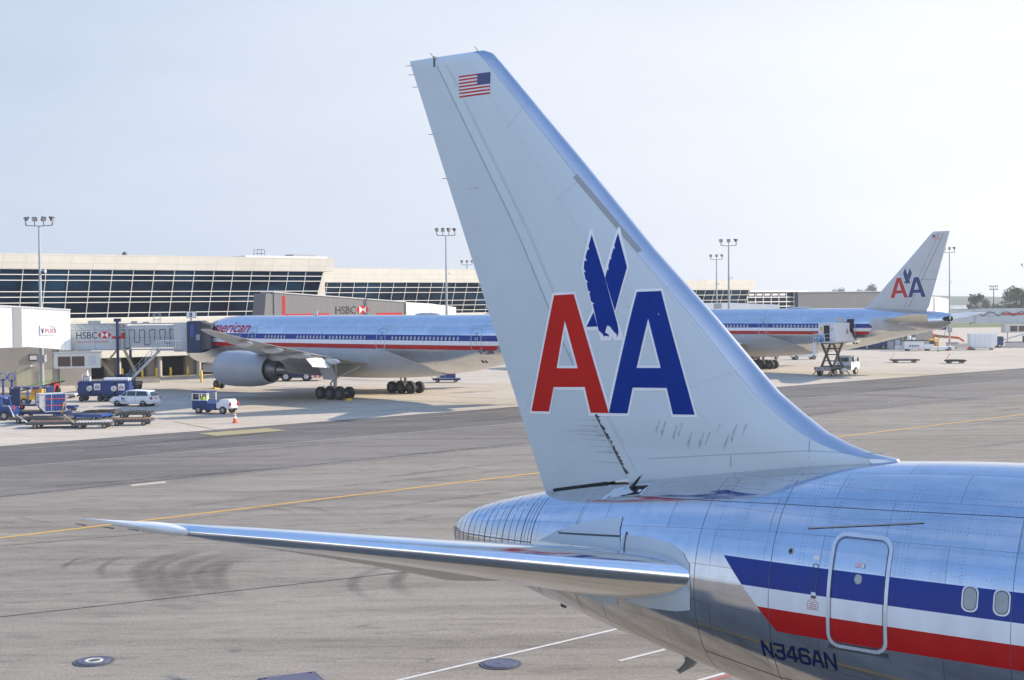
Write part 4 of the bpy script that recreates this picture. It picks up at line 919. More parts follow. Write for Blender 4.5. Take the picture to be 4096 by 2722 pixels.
# grey walkway with the red bracket sign, in front of the terminal
HW = thing('covered_walkway', 'grey ribbed walkway with a red bracket and bank sign above the airliner roof', 'walkway', (-33.2, 187.4, 0), 39.5)
slope = lambda x: 11.85 - (x) * .0672
b = B(); b.prism([(0, 5.2), (22.35, 5.2), (22.35, slope(22.35)), (0, slope(0))], 'y', 0, 3.6); b.build('clad_wall', 'ribbed grey cladding', HW)
b = B(); b.prism([(-1.2, slope(0) - .1), (0, slope(0) - .1), (0, 5.2), (-1.9, 5.2)], 'y', .1, 3.5); b.build('end_wall', 'ribbed grey cladding', HW)
b = B(); b.prism([(22.36, 5.2), (27.0, 5.2), (27.0, slope(24.5) - .1), (22.36, slope(22.36))], 'y', -.15, 3.7); b.prism([(27.0, 5.2), (31.7, 5.2), (31.7, 9.5), (27, slope(24.5) - .1)], 'y', -.2, 3.8); b.build('rotunda', 'ribbed white cladding', HW)
for x in (6, 18, 29.5): B().tube((x, 1.8, 0), (x, 1.8, 5.2), .45, n=14).build('column', 'concrete', HW, True, 40)
d = Decal(); d.rect(1.3, 1.75, 8.3, 11.4); d.rect(1.75, 9.0, 8.3, 8.85, 0, .002); d.rect(17, 23.5 - 1.8, 8.25, 8.8); d.build('red_bracket', 'red', flat((0, 0, 0), (1, 0, 0), (0, 0, 1), (0, -1, 0), .02), HW, 0, False)
bank_mark('bank_sign', HW, flat((0, 0, 0), (1, 0, 0), (0, 0, 1), (0, -1, 0), .03), 9.9, 8.75, 1.15)
b = B(); b.prism([(-.05, slope(0)), (22.4, slope(22.4)), (22.4, slope(22.4) + .15), (-.05, slope(0) + .15)], 'y', -.1, 3.7); b.build('roof_trim', 'lgrey', HW)
# two more white rotundas of gates farther right
def white_rotunda(label, loc, rz, w, z0, z1, d_=6, col=True):
    t = thing('gate_rotunda', label, 'gate rotunda', (*loc, 0), rz)
    b = B(); b.prism([(-w / 2, z0), (w / 2, z0), (w / 2, z1 - .5), (0, z1), (-w / 2, z1)], 'y', 0, d_); b.build('clad_wall', 'ribbed white cladding', t)
    b = B(); b.box(-w * .18, -w * .1, -.06, 0, z0, z1 - .1); b.build('cladding_joint', 'grey', t)
    b = B(); b.tube((0, d_ / 2, 0), (0, d_ / 2, z0), .5, n=14); b.build('column', 'concrete', t, True, 40)
    return t
white_rotunda('small white clad rotunda just right of the fin edge, below the third terminal block', (45.5, 278), 12, 21, 5, 9.7)
# ------------------------------------------------------------------ left gate: rotunda, block building, boarding bridge
W_ = lambda o, ux, n, off=.02: flat(o, ux, (0, 0, 1), n, off)
t = thing('gate_rotunda', 'large white ribbed rotunda with a small sticker at the left edge of the picture', 'gate rotunda', (-55.4, 154.7, 0), 35)
b = B(); b.prism([(-12, 5.4), (-.5, 5.55), (4.4, 5.05), (4.4, 9.72), (-.3, 10.05), (-5, 10.35), (-12, 10.6)], 'y', 0, 9); b.build('clad_wall', 'ribbed white cladding', t)
b = B(); b.box(-2.1, -1.15, -.05, 0, 5.5, 10.1); b.build('cladding_joint', 'grey', t)
b = B()
b.tube((3.0, 1.2, 0), (3.0, 1.2, 5.1), .42, n=16); b.build('column', 'concrete', t, True, 40)
b = B(); b.tube((-3.2, 3.2, 1.2), (-3.2, 3.2, 5.4), .32, n=14); b.build('downpipe', 'lgrey', t, True, 40)
b = B(); b.prism([(-12, 10.6), (-5, 10.35), (-.3, 10.05), (4.45, 9.72), (4.45, 9.86), (-.3, 10.2), (-5, 10.5), (-12, 10.75)], 'y', -.08, 9.1); b.build('roof_trim', frame_white, t)
d = Decal(); d.rect(.9, 2.75, 6.9, 8.05, 0); d.text('FUD', 1.45, 7.15, .62, 1, .002, .01); d.poly([(1.0, 7.75), (1.14, 7.5), (1.3, 7.75), (1.24, 7.1), (1.1, 7.1)], 2, .002)
d.line([(2.1 + .55 * cos(R(a)), 7.3 + .6 * sin(R(a))) for a in range(-20, 110, 13)], .05, 2, .002)
d.build('sticker', ['white', 'red', 'blue'], W_((0, 0, 0), (1, 0, 0), (0, -1, 0), .06), t, 0, False)
t = thing('service_building', 'grey concrete block service building under the white rotunda at the left edge', 'building', (-74.5, 166.0, 0), 20)
b = B(); b.box(0, 21.3, 0, 8, 0, 5.4); b.build('wall', 'block wall', t)
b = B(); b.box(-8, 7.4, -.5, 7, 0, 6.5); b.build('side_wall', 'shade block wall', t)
for x in (12.2, 14.9): b = B(); b.box(x, x + 1.75, -.06, 0, 0, 2.1); b.build('door', 'cream', t)
b = B(); b.box(13.7, 14.8, -.1, 0, 3.3, 4.1); o = b.build('wall_sign', 'black', t); b = B(); b.box(13.83, 14.67, -.13, -.1, 3.43, 3.97); b.build('sign_face', 'white', o)
b = B(); b.box(14.1, 14.5, -.35, 0, 2.6, 2.75); b.tube((14.1, -.2, 2.7), (13.9, -.5, 2.6), .1); b.build('wall_lamp', 'lgrey', t)
b = B(); b.box(21.3, 30, 1.0, 1.4, 0, .55); b.build('kerb_wall', 'concrete', t)
# tunnel, cab, bogie
t = thing('boarding_bridge', 'long pale boarding bridge with looping cables and dark blue cab at gate 8', 'boarding bridge', (-52.4, 158.6, 0), 1.5)
b = B(); b.box(0, 6.6, 0, 3.0, 5.0, 8.05); b.build('outer_tunnel', 'tunnel cladding', t)
b = B(); b.box(6.6, 12.4, .25, 2.75, 5.2, 7.85); b.build('inner_tunnel', 'tunnel cladding', t)
b = B()
for z in (5.0, 8.05): b.box(0, 12.4, -.06, 0.0, z - .06, z + .08)
for i in range(9): x = i * .8; b.bar((x, -.04, 7.95), (x + .8, -.04, 7.5 if i % 2 else 7.6), .05, .05)
b.box(0, 6.7, -.05, .0, 7.3, 7.38); b.build('truss_rail', 'galv', t)
bank_mark('bank_sign', t, W_((0, 0, 0), (1, 0, 0), (0, -1, 0), .02), .75, 6.35, .82)
d = Decal(); d.text("The world's local bank", .75, 5.85, .42, 0); d.build('slogan', 'pinkred', W_((0, 0, 0), (1, 0, 0), (0, -1, 0), .02), t, 0, False)
d = Decal(); d.rect(5.0, 6.55, 6.3, 6.6); d.rect(6.1, 6.55, 6.6, 7.0); d.rect(6.3, 6.5, 7.6, 7.9); d.build('red_bracket', 'red', W_((0, 0, 0), (1, 0, 0), (0, -1, 0), .02), t, 0, False)
b = B(); pts = []
for i in range(81):
    u = i / 80; k = u * 5; ph = k * 2 * pi; x = 6.2 + u * 6.0 + .16 * sin(2 * ph); amp = (1.2, .8, .95, .7, .9, .9)[int(k)]
    pts.append((x, -.18, (6.3, 6.6, 6.45, 6.7, 6.55, 6.5)[int(k)] + amp * max(-.95, min(.9, 1.25 * cos(ph)))))
b.path(pts, .045, 6); b.build('looped_cable', 'black', t)
b = B(); b.tube((5.75, -.35, 1.0), (5.75, -.35, 8.7), .17, n=8); b.box(5.4, 6.15, -.55, -.1, 8.3, 8.7); b.tube((7.1, .2, 1.0), (7.1, .2, 5.1), .16); b.build('lift_column', 'navy', t)
b = B(); b.bar((6.4, 0, 5.0), (7.9, 0, 2.0), .22, .3); b.bar((3.5, 0, 3.9), (5.6, 0, 1.2), .22, .35); b.bar((5.6, 0, 5.0), (4.6, 0, 3.8), .16, .2); b.build('yellow_strut', 'tan', t)
b = B(); b.box(4.7, 7.9, -.6, 2.6, .75, 1.15); b.box(5.2, 7.2, .2, 2, 1.1, 2.0); b.build('bogie', 'navy', t)
for x in (5.2, 7.3):
    for y in (-.4, 2.4): B().wheel(x, y, .55, .55, .4).build('wheel', ['black', 'rim'], t, True, 30)
b = B(); b.bar((10.6, -.3, 4.8), (6.9, -.5, 1.1), .5, .28); b.build('stair_flight', 'lgrey', t)
b = B()
for dz in (.5, .95): b.bar((10.6, -.75, 4.8 + dz), (6.9, -.95, 1.1 + dz), .05, .05)
for k in range(6): x = 6.9 + k * .74; b.bar((x, -.85, 1.1 + k * .74), (x, -.85, 2.1 + k * .74), .05, .05)
b.build('stair_rail', 'galv', t)
b = B(); b.box(10.4, 13.4, -1.2, .2, 4.85, 4.97); b.build('stair_landing', 'galv', t)
b = B()
for i in range(11): x = 10.5 + i * .28; b.bar((x, -1.15, 4.95), (x, -1.15, 6.05), .05, .05)
b.box(10.4, 13.4, -1.18, -1.1, 6.0, 6.08); b.build('landing_rail', 'white', t)
b = B()
for x in (9.9, 10.6): 
    for y in (0, .8): b.bar((x, y, 8.0), (x, y, 9.25), .05, .05)
for z in (8.5, 8.9, 9.25): b.bar((9.9, 0, z), (10.6, 0, z), .05, .05); b.bar((9.9, .8, z), (10.6, .8, z), .05, .05)
b.build('roof_cage', 'galv', t)
b = B(); b.box(7.2, 7.9, .3, 1, 8.0, 8.35); b.box(8.6, 9.3, .3, 1.2, 8.0, 8.25); b.box(2.1, 3.6, .4, 1, 8.1, 8.45); b.build('roof_equipment', 'grey', t)
b = B(); b.box(12.4, 14.1, -.6, 3.2, 4.7, 8.15); b.build('cab_corridor', 'lgrey', t, bevel=.06)
c = B(); c.box(14.1, 15.75, -1.3, 2.6, 4.55, 8.3); c = c.build('cab', 'navy', t, bevel=.08)
b = B(); b.box(14.5, 15.0, -1.36, -1.3, 6.4, 7.9); b.build('cab_window', 'ltblue', c)
d = Decal(); d.text('8', 15.15, 6.05, 1.0, 0); d.build('cab_number', 'lgrey', W_((0, 0, 0), (1, 0, 0), (0, -1, 0), 1.305), c, 0, False)
b = B()
for i in range(9): b.box(15.75 + i * .13, 15.75 + i * .13 + .09, -1.15 + i * .06, 2.3, 4.9 + i * .02, 8.2 - .05 * i)
b.box(15.75, 16.85, -.95, 2.2, 5.0, 7.7); b.build('bellows', 'dgrey', t)
b = B(); b.tube((14.55, -.9, 8.3), (14.55, -.9, 8.75), .1); b.box(14.05, 15.15, -1.05, -.75, 8.65, 9.45); o = b.build('gate_number_box', 'galv', t)
d = Decal(); d.rect(14.1, 15.05, 8.7, 9.4, 0); d.text('8', 14.38, 8.8, .74, 1, .002, .02); d.build('number_face', ['white', 'black'], W_((0, 0, 0), (1, 0, 0), (0, -1, 0), 1.06), o, 0, False)
t = thing('air_handling_unit', 'white air conditioning box with two brown louver panels hung under the boarding bridge', 'air unit', (-53.2, 155.4, 0), 14)
b = B(); b.box(0, 5.2, 0, 1.9, 2.95, 4.75); b.build('housing', 'offwhite', t, bevel=.05)
b = B(); b.box(-.1, 5.3, -.1, 2.0, 4.75, 4.85); b.build('roof', 'lgrey', t)
for x in (.45, 2.0): 
    b = B(); b.box(x, x + 1.4, -.03, 0, 3.2, 4.35)
    for k in range(9): b.box(x, x + 1.4, -.06, -.03, 3.25 + k * .12, 3.29 + k * .12)
    b.build('louver', 'brown', t)
b = B(); b.box(3.9, 4.7, -.03, 0, 3.3, 4.4); b.build('access_panel', 'lgrey', t)
b = B(); b.box(-.45, 0, .3, 1.5, 3.1, 4.3); b.build('fan_outlet', 'beige', t, bevel=.05)
b = B()
for x in (.6, 2.4, 4.6): b.tube((x, .9, 4.8), (x, .9, 5.1), .05)
b.build('hanger', 'galv', t)
# ------------------------------------------------------------------ light masts
def mast(label, loc, h, heads, rz, camz=None, box=False, lattice=False):
    t = thing('light_mast', label, 'light mast', (*loc, 0), rz, 'floodlight masts over the aprons')
    b = B(); b.tube((0, 0, 0), (0, 0, h * .45), .27, .22, 12); b.tube((0, 0, h * .45), (0, 0, h), .2, .12, 12); b.lathe([(0, .45), (.12, .45), (.14, .3)], (0, 0, 0), 'z', 12); b.build('pole', 'galv', t, True, 40)
    n = len(heads); w = 1.05 * (n - 1) / 2 + (.1 if n > 3 else .25)
    b = B(); b.path([(-w, 0, h + .45), (-w + .12, 0, h + .05), (0, 0, h - .02), (w - .12, 0, h + .05), (w, 0, h + .45)], .05, 6); b.build('crossbar', 'dgrey', t)
    for i, (yaw, tilt) in enumerate(heads):
        x = -w + 2 * w * i / (n - 1); M = Matrix.Translation((x, 0, h + .85)) @ Matrix.Rotation(R(yaw), 4, 'Z') @ Matrix.Rotation(R(tilt), 4, 'X')
        b = B(); b.box(-.28, .28, -.12, .12, -.26, .26, M=M); b.tube(M @ Vector((0, .14, 0)), M @ Vector((0, .5, 0)), .22, .12, 10); b.tube((x, 0, h + .05), (x, 0, h + .6), .05)
        o = b.build('floodlight', 'dgrey', t); b = B(); b.box(-.25, .25, -.14, -.12, -.23, .23, M=M); b.build('lens', 'rim', o)
    if camz: b = B(); b.bar((0, 0, camz), (.55, 0, camz + .1), .06, .06); b.lathe([(-.2, .05), (-.1, .16), (.1, .16), (.25, .05)], (.65, 0, camz - .05), 'z', 10); b.build('camera_dome', 'white', t, True)
    if box: B().box(-.5, .5, -.4, .4, 3.3, 4.2).build('control_box', 'galv', t); B().box(-.35, .35, -.3, .3, 5.8, 6.1).build('control_box', 'galv', t)
    return t
mast('tall four lamp light mast in front of the white rotunda at the far left', (-58.5, 166.5), 20.2, ((-60, 30), (-15, 18), (40, 35), (75, 30)), 0, 14.6, True)
mast('light mast rising behind the near airliner, left of the big fin', (-9.7, 200), 20.2, ((-55, 25), (-10, 30), (35, 30), (60, 25)), 20, 14.6).scale = (.85, .85, 1)
mast('light mast with three lamps just right of the big fin, nearer of the pair', (36.8, 227), 19.4, ((-30, 20), (0, 20), (55, 30)), 0, 14.0)
mast('small distant three lamp mast above the third terminal block', (45.6, 298), 19.3, ((-50, 25), (0, 20), (50, 25)), 0, 14)
mast('light mast between the far airliner tail and the white rotunda', (88.7, 271.5), 19.4, ((-60, 20), (0, 20), (55, 30)), 0, 13.5, True).scale = (.8, .8, 1)
mast('distant light mast half hidden by the left edge of the big fin', (-10.9, 330), 19.6, ((-50, 25), (0, 20), (50, 25)), 0)
mast('distant lamp mast at the right edge of the picture', (172.6, 450), 20.5, ((-50, 25), (0, 20), (50, 25)), 0)
t = thing('light_mast', 'very distant lattice floodlight mast between the two trees', 'light mast', (251.7, 700, 0), 0, 'floodlight masts over the aprons')
b = B(); b.tube((0, 0, 0), (0, 0, 16.6), .35, .2, 6); b.build('pole', 'dgrey', t)
b = B()
for z in (14.6, 16.4): b.bar((-2.1, 0, z), (2.1, 0, z), .16, .16)
for x in (-2, -1, 1, 2): b.bar((x, 0, 14.6), (x, 0, 16.4), .12, .12)
b.build('crossbar', 'dgrey', t)
b = B()
for x in (-1.9, -.9, .9, 1.9):
    for z in (14.8, 16.6): b.box(x - .3, x + .3, -.2, .2, z - .25, z + .3)
b.build('floodlight', 'dgrey', t)
# ------------------------------------------------------------------ people (one continuous skin each)
def person(label, loc, rz, top='hivis', legs='navy', pose='stand', cap=None):
    H = 1.75; J = {'pel': (0, 0, .95), 'che': (0, 0, 1.25), 'sho': (0, 0, 1.43), 'nek': (0, 0, 1.52), 'hea': (.02, 0, 1.62), 'crn': (.01, 0, 1.73)}
    if pose == 'sit': J = {k: (v[0], v[1], v[2] - .42) for k, v in J.items()}
    V = []; E_ = []; Rr = []; idx = {}
    def add(n, p, r, par=None):
        idx[n] = len(V); V.append(p); Rr.append(r)
        if par: E_.append((idx[par], idx[n]))
    add('pel', J['pel'], (.15, .11)); add('che', J['che'], (.16, .115), 'pel'); add('sho', J['sho'], (.13, .09), 'che'); add('nek', J['nek'], (.055, .055), 'sho'); add('hea', J['hea'], (.085, .095), 'nek'); add('crn', J['crn'], (.06, .07), 'hea')
    for s, n in ((1, 'l'), (-1, 'r')):
        sh = J['sho']; add('s' + n, (0, s * .19, sh[2] - .03), (.06, .06), 'sho'); add('e' + n, (.06 if pose == 'stand' else .1, s * .24, sh[2] - .30), (.043, .043), 's' + n)
        add('w' + n, ((.16 if pose == 'stand' else .33), s * .22, sh[2] - (.52 if pose == 'stand' else .36)), (.03, .03), 'e' + n); add('h' + n, (.2 if pose == 'stand' else .42, s * .21, sh[2] - (.6 if pose == 'stand' else .36)), (.035, .02), 'w' + n)
        pz = J['pel'][2]
        add('t' + n, (0, s * .1, pz - .08), (.09, .09), 'pel')
        if pose == 'stand': add('k' + n, (.03, s * .11, .5), (.06, .06), 't' + n); add('a' + n, (-.01 + s * .05, s * .12, .09), (.042, .042), 'k' + n); add('f' + n, (.14 + s * .05, s * .13, .04), (.04, .035), 'a' + n)
        else: add('k' + n, (.42, s * .12, pz - .06), (.065, .065), 't' + n); add('a' + n, (.42, s * .12, .09), (.042, .042), 'k' + n); add('f' + n, (.56, s * .12, .04), (.04, .035), 'a' + n)
    me = bpy.data.meshes.new('person'); me.from_pydata(V, E_, []); o = bpy.data.objects.new('person', me); COL.objects.link(o)
    o.modifiers.new('skin', 'SKIN'); me.skin_vertices[0].data[0].use_root = True
    for i, r in enumerate(Rr): me.skin_vertices[0].data[i].radius = r
    sb = o.modifiers.new('sub', 'SUBSURF'); sb.levels = sb.render_levels = 1
    dg = bpy.context.evaluated_depsgraph_get(); m2 = bpy.data.meshes.new_from_object(o.evaluated_get(dg)); o.modifiers.clear(); o.data = m2
    m2.materials.clear()
    for k in ('skin', top, legs, 'black', cap or 'black'): m2.materials.append(M_[k])
    nz = J['nek'][2]; pz = J['pel'][2]
    for p in m2.polygons:
        z = p.center.z; y = abs(p.center.y); x = p.center.x
        p.material_index = 4 if z > nz + .13 else 0 if z > nz - .01 or (x > .26 and z > pz + .1) or (pose == 'stand' and y > .19 and z < .93 and z > .7) else 1 if z > pz - .02 and x < .4 else 3 if z < .1 else 2
        p.use_smooth = True
    o.location = loc; o.rotation_euler = (0, 0, R(rz)); o['label'] = label; o['category'] = 'person'
    return o
# ------------------------------------------------------------------ wheeled things on the apron (x forward, y left)
def four_wheels(t, xs, y, r, w, rim='rim', twin=False):
    for x in xs:
        for s in (-1, 1): B().wheel(x, s * y, r, r, w).build('wheel', ['black', rim], t, True, 30)
def dolly(label, loc, rz, Lg=3.4, Wd=1.7, h=.52, frame='dgrey', deck='rust', bar=60, kind='flat', barcol='lgrey', group='empty freight dollies on the apron'):
    t = thing('freight_dolly', label, 'dolly', (*loc, 0), rz, group)
    b = B(); x, y = Lg / 2, Wd / 2
    for s in (-1, 1): b.box(-x, x, s * y - .05, s * y + .05, h - .2, h)
    for xx in (-x, x): b.box(xx - .05, xx + .05, -y + .05, y - .05, h - .2, h - .003)
    for k in range(3): xx = -x * .6 + k * x * .6; b.box(xx - .06, xx + .06, -y + .05, y - .05, h - .22, h - .06)
    b.build('frame', frame, t)
    b = B()
    if kind == 'flat':
        for k in range(int(Lg / .22)): xx = -x + .12 + k * .22; b.box(xx, xx + .19, -y + .06, y - .06, h - .05, h + .01 + .008 * (k % 3))
    else:
        for k in range(int(Lg / .26)): xx = -x + .15 + k * .26; b.tube((xx, -y + .08, h + .02), (xx, y - .08, h + .02), .055, n=8)
        b.box(-x, x, -.06, .06, h - .06, h + .02); b.box(-x * .5, x * .5, -y - .03, -y + .1, h, h + .09)
    b.build('deck', deck, t)
    four_wheels(t, (-x * .68, x * .68), y - .12, .22, .16)
    a = R(bar); b = B(); p0 = Vector((x, 0, h - .2)); p1 = p0 + Vector((cos(a), 0, sin(a))) * 1.25
    b.bar(p0 + Vector((0, .25, 0)), p0 + (p1 - p0) * .45, .06, .06); b.bar(p0 - Vector((0, .25, 0)), p0 + (p1 - p0) * .45, .06, .06); b.bar(p0 + (p1 - p0) * .4, p1, .07, .07); b.lathe([(-.04, .08), (.04, .08)], tuple(p1), 'z', 8)
    b.build('tow_bar', barcol, t)
    return t
dolly('rust brown decked dolly, frontmost of the group at the left', (-38.2, 112.2), 186, 4.6, 2.3, bar=38)
dolly('long brown decked dolly behind the frontmost one, beside the blue tractor', (-41.2, 117.0), 176, 4.8, 2.3, bar=65)
dolly('flat dolly with bright blue side rails and a raised yellow tow bar', (-38.4, 119.8), 172, 4.2, 2.2, frame='ltblue', deck='dgrey', bar=100, barcol='yellow')
dolly('roller dolly with its pale tow bar lying toward the brown decked dolly', (-34.8, 111.2), 185, 2.9, 1.7, frame='dgrey', deck='grey', kind='roll', bar=40, barcol='beige')
dolly('dark brown dolly between the blue railed dolly and the white car', (-37.6, 122.6), 170, 3.2, 1.6, frame='dgrey', deck='rust', kind='roll', bar=8)
dolly('dark roller dolly on the right of the group, farther of the last two', (-34.1, 121.0), 180, 3.0, 1.6, frame='dgrey', deck='black', kind='roll', bar=4)
dolly('grey roller dolly standing alone at the right end of the group', (-32.3, 113.6), 182, 3.3, 1.7, frame='dgrey', deck='rust', kind='roll', bar=6, barcol='red')
dolly('dark flat dolly with a leaning tow bar, right of the scissor lift truck', (62.3, 212.6), 178, 4.3, 1.8, frame='dgrey', deck='dgrey', bar=112)
dolly('small black roller dolly with an upright tow bar at the right of the far apron', (68.9, 208.2), 180, 2.9, 1.6, frame='black', deck='dgrey', kind='roll', bar=115, barcol='orange')
dolly('white flat dolly beside the column under the rotunda', (-49.9, 148.6), 185, 2.8, 1.6, frame='lgrey', deck='lgrey', bar=5)
dolly('small blue dolly just right of the container with the blue curtain', (-43.4, 129.6), 0, 2.2, 1.5, frame='blue', deck='navy', bar=5)
def container(name, label, loc, rz, Lg=1.95, Wd=1.5, Hh_=1.6, z0=.56, body='lgrey', curtain='tarp', logo=True, cut=.45):
    t = thing(name, label, 'container', (*loc, z0), rz, 'air freight containers')
    b = B(); x = Lg / 2
    b.prism([(-x, .5), (-x + cut, 0), (x, 0), (x, Hh_), (-x, Hh_)], 'y', -Wd / 2, Wd / 2); b.build('shell', body, t, bevel=.02)
    b = B()
    for xx in (-x * .1, x - .02): b.bar((xx, -Wd / 2 - .02, .03), (xx, -Wd / 2 - .02, Hh_), .06, .05)
    b.bar((-x, -Wd / 2 - .02, Hh_ - .02), (x, -Wd / 2 - .02, Hh_ - .02), .06, .06); b.bar((-x + cut, -Wd / 2 - .02, .03), (x, -Wd / 2 - .02, .03), .06, .06); b.build('edge_frame', 'lgrey', t)
    if curtain:
        b = B(); vs = []; n = 14
        for i in range(n + 1):
            for z in (.08, Hh_ - .08): vs.append((-x + cut + .08 + (2 * x - cut - .12) * i / n, -Wd / 2 - .035 - .02 * (i % 2), z))
        b.add(vs, [(2 * i, 2 * i + 2, 2 * i + 3, 2 * i + 1) for i in range(n)])
        b.build('curtain', curtain, t)
        b = B()
        for z in (.55, 1.15): b.box(-x + cut + .08, x * .95, -Wd / 2 - .075, -Wd / 2 - .06, z, z + .06)
        b.build('strap', 'orange', t)
    if logo:
        d = Decal(); d.rect(-.3, .3, 1.28, 1.36); d.rect(-.4, .35, .82, .98); d.rect(-.3, .4, .6, .64, 1); d.build('marking', ['blue', 'red'], flat((-x, 0, 0), (0, -1, 0), (0, 0, 1), (-1, 0, 0), .01), t, 0, False)
    return t
dl = dolly('blue dolly carrying the container with the blue curtain, left group', (-43.2, 123.0), 178, 4.6, 2.4, .54, 'blue', 'rust', 20, group='dollies under containers')
container('cargo_container', 'white and blue curtained container with orange straps on the left blue dolly', (-42.3, 122.6), 30, 2.3, 1.7, 1.65)
dolly('blue dolly under the small container seen beyond the rear wheels of the near airliner', (-8.4, 171.4), 178, 3.4, 1.6, .5, 'blue', 'navy', 60, barcol='hivis', group='dollies under containers')
container('cargo_container', 'silver container with blue curtain beyond the right main wheels of the near airliner', (-8.6, 171.3), 10, 2.5, 1.5, 1.6, .52, 'lgrey', 'tarp')
tk = thing('container_cart', 'all white container on its own cart among the orange cones at the right', 'container', (92.4, 263.2, 0), 170)
b = B(); b.prism([(-2.6, 1.0), (-1.9, .45), (2.0, .45), (2.6, 1.0), (2.6, 3.2), (-2.6, 3.2)], 'y', -1.2, 1.2); b.build('shell', 'white', tk, bevel=.03); b = B(); b.box(-2.2, 2.2, -1.1, 1.1, .3, .44); b.build('frame', 'lgrey', tk); four_wheels(tk, (-1.7, 1.7), .95, .22, .2)
b = B()
for k in range(5): x = -1.2 + k * .9; b.box(x, x + .04, 1.2, 1.23, .5, 3.15)
b.build('panel_rib', 'lgrey', tk)
# blue covered cart behind the container
t = thing('baggage_cart', 'blue roofed baggage cart with red and white reflector band behind the curtained container', 'baggage cart', (-47.2, 131.4, 0), 175)
b = B(); b.box(-1.9, 1.9, -.8, .8, .45, .6); b.build('frame', 'navy', t); b = B(); b.box(-1.95, 1.95, -.85, .85, 2.15, 2.32); b.build('roof', 'blue', t, bevel=.04)
b = B(); b.box(.9, 1.9, .7, .8, .6, 2.15); b.box(1.8, 1.9, -.8, .7, .6, 2.15); b.box(-1.9, -1.8, -.8, .8, .6, 2.15); b.build('side_panel', 'navy', t)
b = B()
for x in (-.9, 0, .85): b.bar((x, .78, .6), (x, .78, 2.15), .06, .06); b.bar((x, -.78, .6), (x, -.78, 2.15), .06, .06)
b.build('post', 'ltblue', t)
b = B(); b.mi = 0
for i in range(8): b.box(-1.9 + i * .48, -1.66 + i * .48, .851, .87, 2.2, 2.28, mi=i % 2)
b.build('reflector_band', ['red', 'white'], t); four_wheels(t, (-1.3, 1.3), .65, .25, .18)
def reel(label, loc):
    t = thing('hose_reel_stand', label, 'hose reel', (*loc, 0), 0, 'blue mast stands beside the carts')
    b = B(); b.box(-.45, .45, -.35, .35, .25, .9); b.build('base', 'blue', t, bevel=.03); b = B(); b.tube((0, 0, .9), (0, 0, 2.9), .12, .1); b.build('mast', 'blue', t)
    B().lathe([(-.12, .38), (-.1, .42), (.1, .42), (.12, .38)], (0, 0, 3.1), 'y', 20).build('drum', 'ltblue', t, True, 40); four_wheels(t, (-.3, .3), .35, .2, .12)
reel('blue stand with round drum on top, right of the pair at left edge', (-50.2, 134.2)); reel('blue stand with round drum on top, left of the pair at left edge', (-51.6, 135.6))
# belt loader with green and yellow rails
t = thing('belt_loader', 'belt loader with green side rails and yellow frame between the blue carts at the left', 'belt loader', (-49.6, 139.5, 0), 5)
b = B(); b.box(-1.6, 1.6, -.8, .8, .5, .9); b.box(-.6, .5, .2, .8, .9, 1.6); b.build('chassis', 'yellow', t, bevel=.04); four_wheels(t, (-1.1, 1.1), .75, .35, .25)
b = B(); b.bar((-2.6, -.3, 1.2), (2.9, -.3, 2.4), .8, .14); b.build('belt', 'black', t)
b = B()
for y in (-.75, .15):
    b.bar((-2.6, y, 1.55), (2.9, y, 2.75), .06, .06)
    for k in range(6): x = -2.4 + k * 1.0; z = 1.25 + k * .22; b.bar((x, y, z), (x, y, z + .38), .05, .05)
b.bar((-2.0, -.8, .5), (-2.0, -.8, 1.5), .06, .06); b.build('side_rail', 'green', t)
# blue service carts with tanks on top
def cab_cart(label, loc, rz, tanks):
    t = thing('service_cart', label, 'service cart', (*loc, 0), rz, 'blue service carts under the boarding bridge')
    b = B(); b.box(-1.5, 1.5, -.8, .8, .55, .72); b.build('frame', 'navy', t); four_wheels(t, (-1.0, 1.0), .7, .3, .25, 'dgrey')
    for x0, x1 in ((-1.45, -.1), (.0, 1.45)): B().box(x0, x1, -.75, .75, .73, 2.15).build('cabinet', 'blue', t, bevel=.12)
    b = B(); b.lathe([(-.35, .05), (-.3, .3), (.3, .3), (.35, .05)], (-.05, -.78, 1.4), 'y', 12); b.build('round_tank', 'lgrey', t, True, 40)
    if tanks:
        for y in (-.3, .35): B().tube((-1.3, y, 2.35), (1.35, y, 2.35), .17, n=12).build('tube_tank', 'white', t, True, 40)
    d = Decal(); d.rect(.35, 1.05, 1.2, 1.9, 0); d.build('marking_panel', 'white', flat((0, 0, 0), (1, 0, 0), (0, 0, 1), (0, -1, 0), .756), t, 0, False)
    d = Decal()
    T = lambda l: [((p[0] - 3.4) * .13 + .7, (p[1] - 7.6) * .13 + 1.33) for p in LOGO[l]]
    d.poly([T('red'), T('redhole')], 0); d.poly([T('blue'), T('bluehole')], 1); d.poly(T('eagle'), 1); d.build('emblem', ['red', 'blue'], flat((0, 0, 0), (1, 0, 0), (0, 0, 1), (0, -1, 0), .760), t, 0, False)
    b = B(); b.bar((-1.5, 0, .6), (-1.9, 0, 1.7), .08, .08); b.build('tow_bar', 'tan', t)
    return t
cab_cart('blue service cart carrying the seated person, left of the two behind the white car', (-45.0, 143.6), 178 + 180, False)
cab_cart('blue service cart with white tube tanks on top, directly behind the white car', (-42.2, 142.9), 358, True)
person('person in a white and blue top sitting on top of the blue service carts', (-45.6, 143.6, 2.15), 200, 'white', 'navy', 'sit')
t = thing('railed_platform', 'white railed platform on top of the left blue service cart', 'platform', (-45.6, 143.6, 2.15), 0)
b = B(); b.box(-.35, .35, -.3, .3, .0, .45); b.build('seat', 'lgrey', t, bevel=.03); b = B()
for x in (-.4, .4): b.bar((x, -.4, 0), (x, -.4, .8), .05, .05)
b.bar((-.4, -.4, .8), (.4, -.4, .8), .05, .05); b.build('rail', 'white', t)
